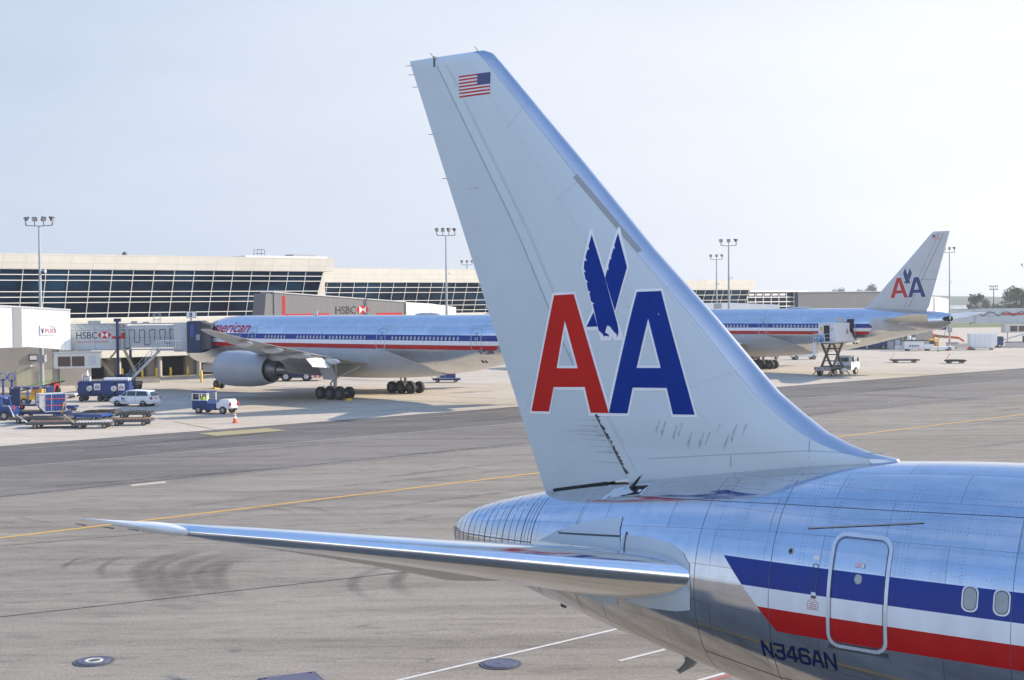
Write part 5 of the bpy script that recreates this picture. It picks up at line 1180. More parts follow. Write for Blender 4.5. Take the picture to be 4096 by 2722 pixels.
t = thing('hose_cart', 'olive drum cart behind the white car, by the foot of the bridge stair', 'hose cart', (-47.2, 157.0, 0), 10)
B().lathe([(-.7, .1), (-.65, .9), (.65, .9), (.7, .1)], (0, 0, 1.05), 'y', 20).build('drum', mat('olive cover', (.14, .13, .06), .8), t, True, 40); four_wheels(t, (-.8, .8), .6, .2, .15)
b = B(); b.prism([(-1.9, 1.2), (-.6, 1.2), (-.6, .3), (-1.4, .3)], 'y', -.6, .6); b.build('tray', 'lgrey', t); b = B(); b.bar((-.5, -.75, .9), (.6, -.75, 1.2), .06, .06); b.bar((-.5, -.75, .5), (.6, -.75, .8), .06, .06); b.build('rail', 'yellow', t)
t = thing('hose_reel', 'red hose reel standing beside the rotunda column', 'hose reel', (-49.3, 144.0, 0), 0)
B().lathe([(-.3, .5), (-.28, .95), (-.18, .95), (-.16, .6), (.16, .6), (.18, .95), (.28, .95), (.3, .5)], (0, 0, 1.2), 'x', 22).build('drum', mat('dark red hose', (.28, .02, .02), .6), t, True, 40)
b = B(); b.box(-.5, .5, -.5, .5, .1, .3); b.bar((-.4, 0, .2), (-.4, 0, 1.3), .1, .1); b.bar((.4, 0, .2), (.4, 0, 1.3), .1, .1); b.build('stand', 'dgrey', t)
person('person in dark clothes working at the red hose reel', (-48.6, 143.6, 0), 160, 'dgrey', 'dgrey', 'stand', 'red')
# ------------------------------------------------------------------ white car
t = thing('white_car', 'white station car with a blue door emblem, parked in front of the blue service carts', 'car', (-38.35, 135.7, 0), 164)
prof = [(-2.45, .38), (-2.48, .62), (-2.42, .98), (-2.30, 1.10), (-2.05, 1.48), (-1.85, 1.60), (-1.2, 1.66), (0, 1.66), (.6, 1.58), (1.28, 1.08), (2.1, .92), (2.42, .74), (2.48, .55), (2.42, .34)]
def car_half(w): return w
b = B(); rings = []
body = [(-2.45, .38, .62, .72), (-2.42, .30, 1.0, .86), (-2.2, .26, 1.06, .90), (-1, .25, 1.07, .91), (0, .25, 1.05, .92), (1.1, .25, 1.03, .91), (1.6, .26, .98, .90), (2.1, .28, .90, .86), (2.38, .32, .74, .76), (2.47, .40, .62, .62)]
for x, z0, z1, w in body: rings.append([(x, -w * .9, z0), (x, -w, z0 + .15), (x, -w, z1 - .2), (x, -w * .93, z1 - .03), (x, -w * .6, z1 + .01), (x, w * .6, z1 + .01), (x, w * .93, z1 - .03), (x, w, z1 - .2), (x, w, z0 + .15), (x, w * .9, z0)])
b.loft(rings); o = b.build('body', 'white', t, True, 35, bevel=0)
b = B(); rings = []
for x, zb, zt, wb, wt in ((-2.36, 1.0, 1.03, .84, .80), (-2.05, 1.02, 1.50, .86, .66), (-1.85, 1.03, 1.60, .87, .67), (0, 1.02, 1.66, .88, .69), (.5, 1.01, 1.60, .88, .68), (1.25, 1.0, 1.03, .86, .82)): rings.append([(x, -wb, zb), (x, -wt, zt - .04), (x, -wt * .85, zt), (x, wt * .85, zt), (x, wt, zt - .04), (x, wb, zb)])
b.loft(rings); b.build('cabin', 'white', t, True, 35)
def cy(x, z, off=.012):  # side glass plane follows the cabin
    zb, zt = 1.02, 1.62; k = (z - zb) / (zt - zb); return .88 - .2 * k + off
for s in (-1, 1):
    for q in ([(.42, 1.08), (1.08, 1.08), (.46, 1.52), (.40, 1.52)], [(-.62, 1.08), (.34, 1.08), (.34, 1.54), (-.62, 1.55)], [(-2.02, 1.1), (-.70, 1.08), (-.70, 1.55), (-1.82, 1.52)]):
        d = Decal(); d.poly(q); d.build('window', 'carglass', lambda u, v, o_, s=s: (u, s * cy(u, v), v), t, .2)
d = Decal(); d.poly([(-.68, 0), (.68, 0), (.56, 1), (-.56, 1)]); d.build('rear_window', 'carglass', lambda u, v, o_: (-2.335 + .27 * v - .02, u, 1.07 + .42 * v), t, 0)
d = Decal(); d.poly([(-.74, 0), (.74, 0), (.60, 1), (-.60, 1)]); d.build('windscreen', 'carglass', lambda u, v, o_: (1.2 - .62 * v, u, 1.06 + .48 * v + .025), t, 0)
for s in (-1, 1): B().box(-2.46, -2.3, s * .80 - .1, s * .80 + .1, .72, 1.0).build('tail_lamp', mat('lamp red', (.4, .05, .02), .3), t, bevel=.02); B().box(2.28, 2.44, s * .66 - .14, s * .66 + .14, .6, .74).build('headlight', 'winpane', t, bevel=.02)
B().box(-2.56, -2.40, -.85, .85, .36, .58).build('bumper', 'white', t, bevel=.05); B().box(-2.47, -2.44, -.25, .25, .76, .9).build('number_plate', 'lgrey', t)
for x in (-1.5, 1.43):
    for s in (-1, 1): B().wheel(x, s * .80, .33, .33, .22).build('wheel', ['black', 'dgrey'], t, True, 30)
b = B()
for x in (-1.5, 1.43): b.lathe([(-.935, .38), (.935, .38)], (x, 0, .36), 'y', 20)
b.build('wheel_arch', 'black', t)
d = Decal(); d.poly([(.55, .62), (.9, .62), (.95, .9), (.62, .9)], 0); d.poly([(.9, .62), (.75, .76), (.58, .72)], 1, .002); d.rect(.35, 1.0, .50, .56, 0)
for s in (-1, 1): 
    dd = Decal(); dd.poly([(.55, .62), (.9, .62), (.95, .9), (.62, .9)], 0); dd.poly([(.9, .62), (.75, .76), (.58, .72)], 1, .002); dd.rect(.35, 1.0, .52, .56, 0); dd.build('door_emblem', ['ltblue', 'white'], lambda u, v, o_, s=s: (u, s * (.925 + o_), v), t, 0, False)
d.bm.free(); b = B()
for s in (-1, 1): b.box(.95, 1.15, s * .93 - .1, s * .93 + .1, 1.02, 1.16)
b.build('wing_mirror', 'white', t, bevel=.03)
b = B()
for s in (-1, 1):
    for x in (.38, -.66): b.box(x - .01, x + .01, s * .922 - .004, s * .922 + .004, .4, 1.04)
b.build('door_gap', 'dgrey', t)
# ------------------------------------------------------------------ tugs and tractors
def tug(label, loc, rz, rear='white', cabcol='blue', s_=1.0, driver=True):
    t = thing('baggage_tug', label, 'tug', (*loc, 0), rz)
    b = B(); b.box(-.6, 2.0, -.8, .8, .35, .95); b.build('chassis', cabcol, t, bevel=.05)
    b = B(); b.box(.35, 2.0, -.78, -.72, .95, 1.25); b.box(.35, 2.0, .72, .78, .95, 1.25); b.box(1.9, 2.0, -.72, .72, .95, 1.35); b.box(.35, .45, -.72, .72, .95, 1.3); o = b.build('cab', cabcol, t)
    B().box(.3, 2.05, -.85, .85, 1.95, 2.07).build('roof', cabcol, t, bevel=.03)
    b = B()
    for x in (.38, 1.2, 1.97):
        for y in (-.75, .75): b.bar((x, y, 1.2), (x, y, 1.96), .08, .08)
    for y in (-.75, .75): b.bar((.38, y, 1.27), (1.97, y, 1.27), .07, .07); b.bar((.38, y, 1.9), (1.97, y, 1.9), .07, .07)
    b.build('window_frame', 'white', t)
    b = B(); b.box(1.97, 1.985, -.7, .7, 1.35, 1.92); b.build('windscreen', 'carglass', t)
    b = B(); b.box(-2.0, -.62, -.82, .82, .5, 1.05); b.prism([(-2.1, .95), (-.7, .95), (-.9, 1.35), (-1.9, 1.35)], 'y', -.6, .6); b.build('rear_deck', rear, t, bevel=.06)
    b = B(); b.box(-2.14, -2.05, -.78, -.6, .75, 1.1); b.box(-2.14, -2.05, .6, .78, .75, 1.1); b.build('tail_lamp', 'red', t)
    b = B(); b.box(-2.3, -2.0, -.15, .15, .35, .5); b.build('hitch', 'navy', t)
    for x in (-1.35, 1.25):
        for s in (-1, 1): B().wheel(x, s * .78, .36, .36, .24).build('wheel', ['black', 'rim'], t, True, 30)
    return t
tug('blue cabbed baggage tug with white rear deck, alone on the apron left of the cone', (-27.9, 125.4), 160)
person('driver in a hi-vis vest at the window of the lone blue tug', (-29.1, 125.7, .55), 160, 'hivis', 'navy', 'sit')
person('passenger in a hi-vis vest beside the driver of the lone blue tug', (-28.6, 125.2, .55), 160, 'hivis', 'navy', 'sit')
t = thing('tow_tractor', 'blue tow tractor cut by the left edge of the picture', 'tractor', (-46.4, 120.6, 0), 172)
b = B(); b.box(-1.8, 2.0, -.85, .85, .4, 1.0); b.prism([(-1.9, .7), (-1.5, 1.2), (-.2, 1.25), (-.2, .7)], 'y', -.86, .86); b.build('body', 'blue', t, bevel=.06)
b = B()
for x in (-.9, .9):
    for y in (-.75, .75): b.bar((x, y, 1.0), (x + (.25 if x < 0 else 0), y, 2.0), .12, .12)
b.build('post', 'ltblue', t); B().box(-.9, 1.1, -.85, .85, 2.0, 2.12).build('roof', 'ltblue', t, bevel=.03)
b = B(); b.box(-.2, .5, -.5, .5, 1.0, 1.5); b.build('seat', 'black', t); b = B(); b.box(-1.93, -1.88, .6, .8, .95, 1.3); b.box(-1.93, -1.88, -.8, -.6, .95, 1.3); b.build('tail_lamp', 'red', t)
for x in (-1.1, 1.3):
    for s in (-1, 1): B().wheel(x, s * .85, .42, .42, .3).build('wheel', ['black', 'rim'], t, True, 30)
t = thing('pushback_tractor', 'low dark blue pushback tractor behind the engine of the near airliner', 'pushback tractor', (-28.2, 178.3, 0), 182)
b = B(); b.box(-2.8, 3.2, -1.3, 1.3, .45, 1.35); b.build('hull', 'navy', t, bevel=.08)
B().box(.2, 1.8, -1.1, 1.1, 1.35, 1.7).build('cab', 'navy', t, bevel=.06)
b = B(); b.box(-3.3, -2.8, -1.3, 1.3, .5, .9); b.build('rear_bumper', 'ltblue', t)
b = B()
for i in range(9): b.box(-3.36, -3.3, -1.3 + i * .29, -1.3 + (i + 1) * .29, .5, .75, mi=i % 2)
for i in range(7): b.box(-3.2 + i * .32, -3.2 + (i + 1) * .32, 1.3, 1.34, .5, .75, mi=i % 2)
b.build('hazard_band', ['white', 'orange'], t); b = B(); b.bar((-2.4, 1.2, 1.35), (-1.9, 1.2, 1.0), .1, .1); b.bar((-1.9, 1.2, 1.0), (-1.5, 1.2, 1.35), .1, .1); b.build('yellow_frame', 'yellow', t)
for x in (-.9, 1.8):
    for s in (-1, 1): B().wheel(x, s * 1.15, .62, .62, .4).build('wheel', ['black', 'lgrey'], t, True, 30)
def cone(label, loc, col='orange', s=1.0, group='traffic cones'):
    t = thing('traffic_cone', label, 'traffic cone', (*loc, 0), 20, group); t.scale = (s, s, s)
    B().box(-.2, .2, -.2, .2, 0, .04).build('base', col, t, bevel=.015); b = B(); b.lathe([(.04, .16), (.32, .105)], n=16, ax='z', mi=0); b.lathe([(.32, .105), (.47, .078)], n=16, ax='z', mi=1); b.lathe([(.47, .078), (.55, .062)], n=16, ax='z', mi=0); b.lathe([(.55, .062), (.64, .045)], n=16, ax='z', mi=1); b.lathe([(.64, .045), (.75, .025), (.75, .005)], n=16, ax='z', mi=0)
    b.build('cone', [col, 'white'], t, True, 40)
cone('orange and white cone on the pale apron right of the lone blue tug', (-23.8, 114.6), s=1.25)
for lb, p in (('orange cone left of the white low loader', (81.2, 266.8)), ('orange cone right of the tall light mast', (86.6, 264.9)), ('leftmost cone of the two beside the all white container', (90.0, 263.2)), ('orange cone touching the left side of the all white container', (90.7, 265.7))): cone(lb, p, s=1.9)
cone('bright green cone in front of the white low loader', (81.7, 256.5), 'green', 1.5)
for lb, p in (('yellow chock at the nose wheels of the near airliner', (-36.0, 162.6)), ('yellow chock at the left end of the near main wheels', (-20.2, 143.4)), ('yellow chock under the right end of the near main wheels', (-17.2, 140.3))):
    t = thing('wheel_chock', lb, 'chock', (*p, 0), 141.5, 'wheel chocks'); B().prism([(-.25, 0), (.25, 0), (.1, .22), (-.1, .22)], 'y', -.35, .35).build('block', 'yellow', t); b = B(); b.path([(0, .35, .2), (.2, .6, .05), (.1, .9, .03)], .02); b.build('rope', 'black', t)
def bollard(label, p):
    t = thing('bollard', label, 'bollard', (*p, 0), 0, 'yellow bollards under the terminal'); B().lathe([(0, .16), (1.5, .16), (1.58, .12), (1.6, .02)], n=14, ax='z').build('post', 'yellow', t, True, 40); B().lathe([(0, .24), (.06, .24), (.07, .17)], n=14, ax='z').build('collar', 'concrete', t)
for i, p in enumerate(((-53.6, 184.0), (-51.0, 184.5), (-49.3, 185.5), (-47.6, 186.5), (-57.8, 181.0), (-45.6, 188), (-41.0, 176.5))):
    bollard(('yellow bollard standing just right of the bridge drive column', 'yellow bollard behind the bridge stair, first of the row', 'yellow bollard behind the bridge stair, second of the row', 'yellow bollard behind the bridge stair, third of the row', 'yellow bollard with a round sign post beside it, under the air unit', 'yellow bollard below the blue cab', 'yellow bollard nearest to the nose wheels of the near airliner')[i], p)
t = thing('sign_post', 'grey stop sign on a thin post at the dark bay under the air unit', 'sign', (-57.5, 180.6, 0), 0); b = B(); b.tube((0, 0, 0), (0, 0, 2.4), .05); b.build('post', 'galv', t); B().lathe([(-.02, .38), (.02, .38), (.025, .01)], (0, 0, 2.7), 'y', 8).build('plate', 'lgrey', t)
# ------------------------------------------------------------------ scissor lift catering truck at the far airliner
t = thing('catering_truck', 'white scissor lift catering truck with raised box at the rear door of the far airliner', 'catering truck', (41.5, 176.6, 0), 48)
b = B(); b.box(-1.1, 4.6, -.45, .45, .75, 1.05); b.box(-1.2, 4.4, -1.2, 1.2, 1.05, 1.2); b.build('chassis', 'dgrey', t)
b = B(); b.box(-1.25, -1.15, -1.2, 1.2, .75, 1.25); b.build('rear_bumper', 'grey', t); b = B()
for y in (-1.0, -.4, .4, 1.0): b.box(-1.29, -1.25, y - .12, y + .12, 1.0, 1.12)
b.build('tail_lamp', 'red', t)
b = B(); b.prism([(4.5, .7), (4.5, 2.5), (5.5, 2.55), (5.95, 1.75), (6.9, 1.6), (7.0, .9), (6.6, .7)], 'y', -1.05, 1.05); b.build('cab', 'white', t, bevel=.08)
b = B()
for s in (-1, 1): b.prism([(4.75, 1.75), (5.6, 1.75), (5.4, 2.4), (4.75, 2.4)], 'y', s * 1.055 - .01, s * 1.055 + .01)
b.box(4.48, 4.5, -.8, .8, 1.75, 2.3); b.prism([(5.58, 2.45), (5.95, 1.82), (5.99, 1.82), (5.62, 2.47)], 'y', -.9, .9); b.build('cab_window', 'carglass', t)
b = B(); 
for s in (-1, 1): b.bar((5.8, s * 1.05, 1.9), (5.9, s * 1.4, 2.0), .04, .04); b.box(5.85, 5.93, s * 1.4 - .1, s * 1.4 + .1, 1.75, 2.3)
b.build('mirror', 'black', t)
b = B(); b.box(2.0, 3.4, -1.15, -.8, .5, 1.0); b.build('fuel_tank', 'lgrey', t, bevel=.05)
for x in (0.0, 5.95):
    for s in (-1, 1): B().wheel(x, s * 1.0, .5, .5, .34 if x else .5).build('wheel', ['black', 'rim'], t, True, 30)
for x0, sx_ in ((-.9, -1), (3.2, 1)):
    for s in (-1, 1): b = B(); b.bar((x0, s * 1.0, .75), (x0 + sx_ * .15, s * 1.6, .06), .14, .14); b.box(x0 + sx_ * .15 - .2, x0 + sx_ * .15 + .2, s * 1.6 - .2, s * 1.6 + .2, 0, .06); b.build('outrigger', 'tan', t)
for s in (-.85, .85):
    for a_, b2 in (((-.1, 1.2), (3.5, 4.4)), ((3.5, 1.2), (-.1, 4.4))):
        b = B(); b.bar((a_[0] * .72 + .2, s, a_[1]), (b2[0] * .72 + .2, s, b2[1]), .2, .28); b.build('scissor_arm', 'dgrey', t)
b = B()
for x, z in ((.15, 1.3), (2.7, 1.3), (.75, 2.0), (1.42, 2.8), (2.1, 3.6), (.75, 3.6), (.15, 4.3), (2.7, 4.3)): b.tube((x, -.9, z), (x, .9, z), .07)
b.build('cross_shaft', 'dgrey', t)
b = B(); b.box(-1.4, 4.5, -1.25, 1.25, 4.4, 4.55); b.build('platform', 'lgrey', t)
bx = B(); bx.box(0, 3.9, -1.25, 1.25, 4.56, 7.0); bx = bx.build('cargo_box', 'white', t, bevel=.03)
b = B(); b.box(-.03, 0, -.42, .42, 4.65, 6.7); b.build('door_opening', 'tyredark', bx)
b = B(); b.box(-.04, 0, .65, .95, 6.0, 6.5); b.build('yellow_notice', 'yellow', bx)
d = Decal(); 
for i in range(3): d.rect(-.5, -1.05, 6.3 - i * .18, 6.36 - i * .18)
d.build('lettering', 'grey', flat((-.01, 0, 0), (0, 1, 0), (0, 0, 1), (-1, 0, 0), .01), bx, 0, False)
d = Decal(); T = lambda l: [((p[0] - 3.4) * .17 + 3.2, (p[1] - 7.6) * .2 + 5.5) for p in LOGO[l]]
d.poly([T('red'), T('redhole')], 0); d.poly([T('blue'), T('bluehole')], 1); d.poly(T('eagle'), 1); d.poly(T('rwing'), 1); d.build('emblem', ['red', 'blue'], flat((0, -1.25, 0), (1, 0, 0), (0, 0, 1), (0, -1, 0), .006), bx, 0, False)
b = B()
for y in (-.9, -.5, 0, .5, .9): b.box(-.05, -.0, y - .07, y + .07, 6.88, 6.95)
b.build('marker_lamp', 'red', bx)
b = B()
for y in (-1.2, -.4, .4, 1.2): b.bar((-1.35, y, 4.55), (-1.35, y, 5.6), .05, .05)
for x in (-1.35, -.7): b.bar((x, -1.2, 4.55), (x, -1.2, 5.6), .05, .05); b.bar((x, 1.2, 4.55), (x, 1.2, 5.6), .05, .05)
for z in (5.1, 5.6): b.bar((-1.35, -1.2, z), (-1.35, 1.2, z), .05, .05); b.bar((-1.35, -1.2, z), (0, -1.2, z), .05, .05); b.bar((-1.35, 1.2, z), (0, 1.2, z), .05, .05)
b.build('guard_rail', 'white', t)
b = B(); b.prism([(-1.5, 4.4), (-.6, 4.4), (-.9, 2.95), (-1.5, 2.9)], 'y', .85, 1.25); b.build('folded_step', 'white', t)
b = B(); b.prism([(3.9, 4.55), (5.4, 4.55), (3.9, 5.9)], 'y', -1.25, -1.15); b.build('side_shield', 'white', t)
b = B(); b.box(4.5, 5.6, -1.1, 1.1, 4.45, 4.55); b.build('bridge_plate', 'grey', t); b = B()
for x in (4.4, 5.0, 5.5): b.bar((x, 1.0, 4.55), (x, 1.0, 5.6), .05, .05); b.bar((x, -1.0, 4.55), (x, -1.0, 5.6), .05, .05)
b.bar((4.4, -1, 5.6), (5.5, -1, 5.6), .05, .05); b.build('front_rail', 'lgrey', t)
for lb, dx, sc in (('pale blue plastic sack on the raised platform, larger one', (-.55, .75, 4.56), 1.0), ('small pale blue plastic sack on the raised platform rail side', (-.85, .1, 4.56), .7)):
    M = Matrix.Translation((41.5, 176.6, 0)) @ Matrix.Rotation(R(48), 4, 'Z'); p = M @ Vector(dx)
    bm = bmesh.new(); bmesh.ops.create_icosphere(bm, subdivisions=3, radius=.42)
    for v in bm.verts: v.co *= (1 + .35 * noise.noise(v.co * 5)); v.co.z = max(v.co.z, -.3) + .3
    me = bpy.data.meshes.new('plastic_sack'); bm.to_mesh(me); bm.free(); me.materials.append(M_['bag']); o = bpy.data.objects.new('plastic_sack', me); COL.objects.link(o); o.location = p; o.scale = (sc, sc, sc * 1.2); tag(o, lb, 'sack', 'plastic sacks on the catering platform')
# white and yellow belt loader behind
t = thing('belt_loader', 'white belt loader with a yellow sided belt under the belly of the far airliner', 'belt loader', (49.4, 227.0, 0), 4)
b = B(); b.box(-2.2, 2.2, -.9, .9, .45, 1.0); b.box(.4, 2.2, -.9, .9, 1.0, 1.35); b.build('chassis', 'white', t, bevel=.05); four_wheels(t, (-1.5, 1.5), .8, .38, .26)
b = B(); b.bar((-2.9, -.2, .95), (3.4, -.2, 2.1), .9, .22); b.build('belt', 'beige', t); b = B(); b.bar((-2.9, -.7, 1.05), (3.4, -.7, 2.2), .08, .16); b.build('belt_rail', 'yellow', t); B().box(.1, 1.0, .1, .8, 1.35, 2.3).build('cab', 'dgrey', t, bevel=.04)
t = thing('stair_trolley', 'dark tangle of stair steps and trolleys behind the main wheels of the far airliner', 'step unit', (43.6, 228.5, 0), 0)
b = B(); b.bar((-2.2, 0, 1.0), (1.8, 0, 2.4), .9, .12); b.box(-2, 1.8, -.5, .5, .5, .6)
for x in (-1.8, -.6, .6, 1.7): b.bar((x, -.5, .3), (x, -.5, 1.5 + x * .3), .07, .07)
b.build('frame', 'dgrey', t); four_wheels(t, (-1.6, 1.4), .45, .22, .12)
t = thing('box_truck', 'white box body standing beyond the main wheels of the far airliner', 'truck', (38.8, 231, 0), 3)
b = B(); b.box(-2.2, 2.2, -1.1, 1.1, .9, 3.0); b.build('cargo_box', 'white', t, bevel=.04); b = B(); b.box(2.25, 3.7, -1, 1, .6, 2.2); b.build('cab', 'white', t, bevel=.1); b = B(); b.box(-2.2, 3.6, -.6, .6, .5, .89); b.build('chassis', 'dgrey', t)
for x in (-1.3, 2.8):
    for s in (-1, 1): B().wheel(x, s * .95, .42, .42, .28).build('wheel', ['black', 'rim'], t, True, 30)
# ------------------------------------------------------------------ right side gate: block building, rotunda, boarding bridge, equipment
t = thing('service_building', 'grey block service building under the tail of the far airliner', 'building', (62, 275.5, 0), -14)
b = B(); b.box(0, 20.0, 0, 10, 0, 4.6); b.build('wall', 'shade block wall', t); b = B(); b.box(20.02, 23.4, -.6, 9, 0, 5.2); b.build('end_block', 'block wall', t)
b = B(); b.box(21.6, 22.3, -.7, -.6, 3.4, 4.4); b.build('wall_sign', 'white', t); 
for x in (20.8, 22.3): b = B(); b.box(x, x + .9, -.66, -.6, 0, 1.6); b.build('door', 'cream', t)
b = B(); b.box(17.2, 18.6, -.3, 0, 2.3, 3.4); b.build('wall_unit', 'dgrey', t)
t = white_rotunda('tall white ribbed rotunda directly behind the tail fin of the far airliner', (87.2, 274.5), 42, 8.6, 5.6, 10.5, 7)
t = thing('boarding_bridge', 'grey boarding bridge with a red stripe and dark cab at the right edge', 'boarding bridge', (88.0, 281, 0), 2)
b = B(); b.box(3.0, 9.3, 0, 3, 5.1, 7.7); b.box(9.3, 26, -.2, 3.2, 4.9, 7.9); b.build('tunnel', 'tunnel cladding', t)
b = B(); b.box(-3.4, .6, -.4, 3.4, 4.8, 7.5); b.build('cab_corridor', 'lgrey', t, bevel=.05); B().box(.6, 3.0, -.6, 3.6, 3.6, 7.6).build('cab', 'navy', t, bevel=.06)
b = B(); b.box(-2.6, -.2, -.46, -.4, 6.6, 6.95); b.box(15, 26, -.26, -.2, 6.55, 6.9); b.build('red_stripe', 'red', t)
b = B(); b.path([(9.2 + i * .25, -.35, 6.3 + .9 * abs(cos(i * .24))) for i in range(60)], .07, 6); b.build('looped_cable', 'black', t)
b = B(); b.tube((-.7, 1, 0.9), (-.7, 1, 5), .45, n=10); b.tube((-1.8, 1, .9), (-1.8, 1, 5), .2); b.bar((-3.2, 1, 5.0), (-1.6, 1, 2.6), .25, .3); b.build('lift_column', 'navy', t, True, 40)
b = B(); b.box(-2.6, .8, 0, 2.2, .6, 1.0); b.build('bogie', 'navy', t)
for x in (-2, .2):
    for y in (-.1, 2.3): B().wheel(x, y, .6, .6, .4).build('wheel', ['black', 'rim'], t, True, 30)
b = B(); b.path([(2.8, -.5, 3.6), (2.6, -.5, 2.4), (1.6, -.5, 1.9), (.6, -.5, 2.4)], .05); b.build('hanging_cable', 'black', t)
b = B(); b.box(3, 26, -.05, .0, 7.7, 7.9); b.build('roof_rail', 'galv', t)
t = thing('bus_body', 'white windowed air unit hanging at the right edge below the boarding bridge', 'air unit', (102.6, 279, 0), 2)
b = B(); b.box(0, 9, 0, 2, 2.9, 4.6); b.build('housing', 'offwhite', t, bevel=.1)
for x in (1.2, 3.0, 4.8): b = B(); b.box(x, x + 1.5, -.04, 0, 3.15, 4.3); b.build('louver', 'brown', t)
b = B()
for x in (1, 8): b.tube((x, 1, 4.6), (x, 1, 4.9), .08); b.tube((x, 1, 0), (x, 1, 2.9), .1)
b.build('leg', 'galv', t)
t = thing('boom_lift', 'boom lift with a long tan arm and orange red end across the right gate', 'boom lift', (86.5, 283, 0), -4)
b = B(); b.bar((-5.5, 0, 3.5), (5.2, 0, 2.0), .45, .55); b.build('boom', 'tan', t); b = B(); b.bar((5.1, 0, 2.1), (7.6, 0, 1.8), .5, .5); b.bar((7.6, 0, 1.9), (8.8, 0, 1.1), .35, .35); b.build('jib', 'orange', t); B().box(-4.8, -1.6, -1.1, 1.1, .5, 1.5).build('chassis', 'orange', t, bevel=.1); B().box(-5.2, -3.4, -.9, .9, 1.5, 3.4).build('turntable', 'tan', t, bevel=.1)
four_wheels(t, (-4.2, -2.2), 1.05, .45, .35)
t = thing('tank_unit', 'orange red tank between yellow posts below the right rotunda', 'tank', (84.3, 272.5, 0), 0)
B().lathe([(-1.6, .3), (-1.4, 1.05), (1.4, 1.05), (1.6, .3)], (0, 0, 2.1), 'x', 20).build('vessel', 'orange', t, True, 40); b = B(); b.box(-1.5, 1.5, -.8, .8, .2, 1.1); b.build('skid', 'orange', t)
b = B()
for x in (-2.1, 2.1): b.tube((x, -1, 0), (x, -1, 2.2), .14)
b.bar((-2.1, -1, .9), (2.1, -1, .9), .12, .12); b.build('guard_frame', 'yellow', t)
t = thing('cargo_loader', 'low white cargo loader with yellow edged deck below the far airliner tail', 'cargo loader', (79.6, 261.5, 0), -6)
b = B(); b.box(-3.2, .6, -1.3, 1.3, .35, 1.9); b.box(.6, 2.4, -1.3, 1.3, .35, 1.3); b.box(2.4, 6.4, -1.2, 1.2, .3, .8); b.build('body', 'white', t, bevel=.08)
b = B(); b.box(-3.6, 1.4, -1.4, 1.4, 1.95, 2.12); b.build('deck', 'dgrey', t); b = B(); b.box(1.5, 3.3, -1.35, 1.35, 2.0, 2.25); b.build('deck_edge', 'yellow', t); b = B(); b.box(1.7, 2.5, -1.2, -.3, 1.3, 2.0); b.build('cab_window', 'carglass', t); four_wheels(t, (-2.4, 1.4, 5.4), 1.1, .35, .3)
b = B()
for i, x in enumerate((-2.2, -1.7, -1.2, -.7)): b.box(x, x + .3, -1.33, -1.31, .8, 1.15)
b.build('lettering', 'dgrey', t)
def pole_tank(label, p, col):
    pass
t = thing('white_cylinder_rack', 'white gas bottle rack left of the cargo loader with a yellow hoop', 'bottle rack', (79.3, 267.5, 0), 0)
b = B(); b.tube((0, 0, .1), (0, 0, 2.8), .4, n=12); b.tube((.9, 0, .1), (.9, 0, 2.4), .3, n=12); b.build('bottle', 'white', t, True, 40); b = B(); b.path([(-1.2, 0, 0), (-1.2, 0, 3), (-.4, 0, 3.3), (-.2, 0, 2.2)], .08); b.build('hoop', 'yellow', t)
def barrier(label, p, rz):
    t = thing('concrete_barrier', label, 'barrier', (*p, 0), rz, 'pale concrete barriers'); B().prism([(-.35, 0), (.35, 0), (.3, .25), (.12, .5), (.1, 1.05), (-.1, 1.05), (-.12, .5), (-.3, .25)], 'x', -1.9, 1.9).build('block', mat('pale concrete', (.58, .53, .45), .8), t)
    b = B(); b.box(-1.4, -1.1, -.36, .36, .0, .1); b.box(1.1, 1.4, -.36, .36, 0, .1); b.build('drain_slot', 'tyredark', t)
barrier('pale concrete barrier just left of the all white container', (90.3, 269.5), 5); barrier('pale concrete barrier between the all white container and the yellow racked truck', (96.2, 272.5), 3); barrier('pale concrete barrier between the two blue vehicles at the right edge', (102.3, 272.3), 170)
barrier('low concrete barrier by the bridge bogie at the right', (88.6, 284.5), 0)
t = thing('water_tank', 'white plastic tank with blue rim beside the right cones', 'tank', (88.3, 268.6, 0), 0)
b = B(); b.box(-1.1, 1.1, -.6, .6, .15, 1.2); b.build('body', 'lgrey', t, bevel=.1); b = B(); b.box(-1.15, 1.15, -.65, .65, 1.2, 1.3); b.build('rim', 'blue', t)
def blue_truck(label, p, rz, rack=None, ramp_=False):
    t = thing('service_truck', label, 'truck', (*p, 0), rz)
    b = B(); b.box(-2.4, 1.2, -1, 1, .55, 1.1); b.build('bed', 'blue', t, bevel=.04); b = B(); b.box(1.2, 2.5, -1, 1, .5, 2.3); b.build('cab', 'blue', t, bevel=.1); b = B()
    for s in (-1, 1): b.box(1.45, 2.2, s * 1.01 - .01, s * 1.01 + .01, 1.5, 2.1)
    b.box(2.49, 2.52, -.85, .85, 1.5, 2.1); b.build('cab_window', 'carglass', t)
    four_wheels(t, (-1.5, 1.7), .9, .42, .28, 'lgrey')
    if rack:
        b = B()
        for x in (-2.3, -1.2, -.1, 1.0):
            for y in (-.9, .9): b.bar((x, y, 1.1), (x, y, 2.5), .1, .1)
        for z in (1.7, 2.5):
            for y in (-.9, .9): b.bar((-2.3, y, z), (1.0, y, z), .12, .14)
        b.build('rack', rack, t)
    if ramp_: b = B(); b.bar((-4.2, 0, 1.2), (2.0, 0, 2.9), .8, .2); b.build('conveyor', 'lgrey', t)
    return t
blue_truck('blue truck with a yellow rack behind the barriers at the right', (97.6, 273.6), -4, 'hivis')
blue_truck('blue belt truck with a raised pale conveyor at the right edge', (104.4, 276.2), 0, None, True)
blue_truck('dark blue truck half hidden below the rear belly of the far airliner', (73.6, 272.2), -10)
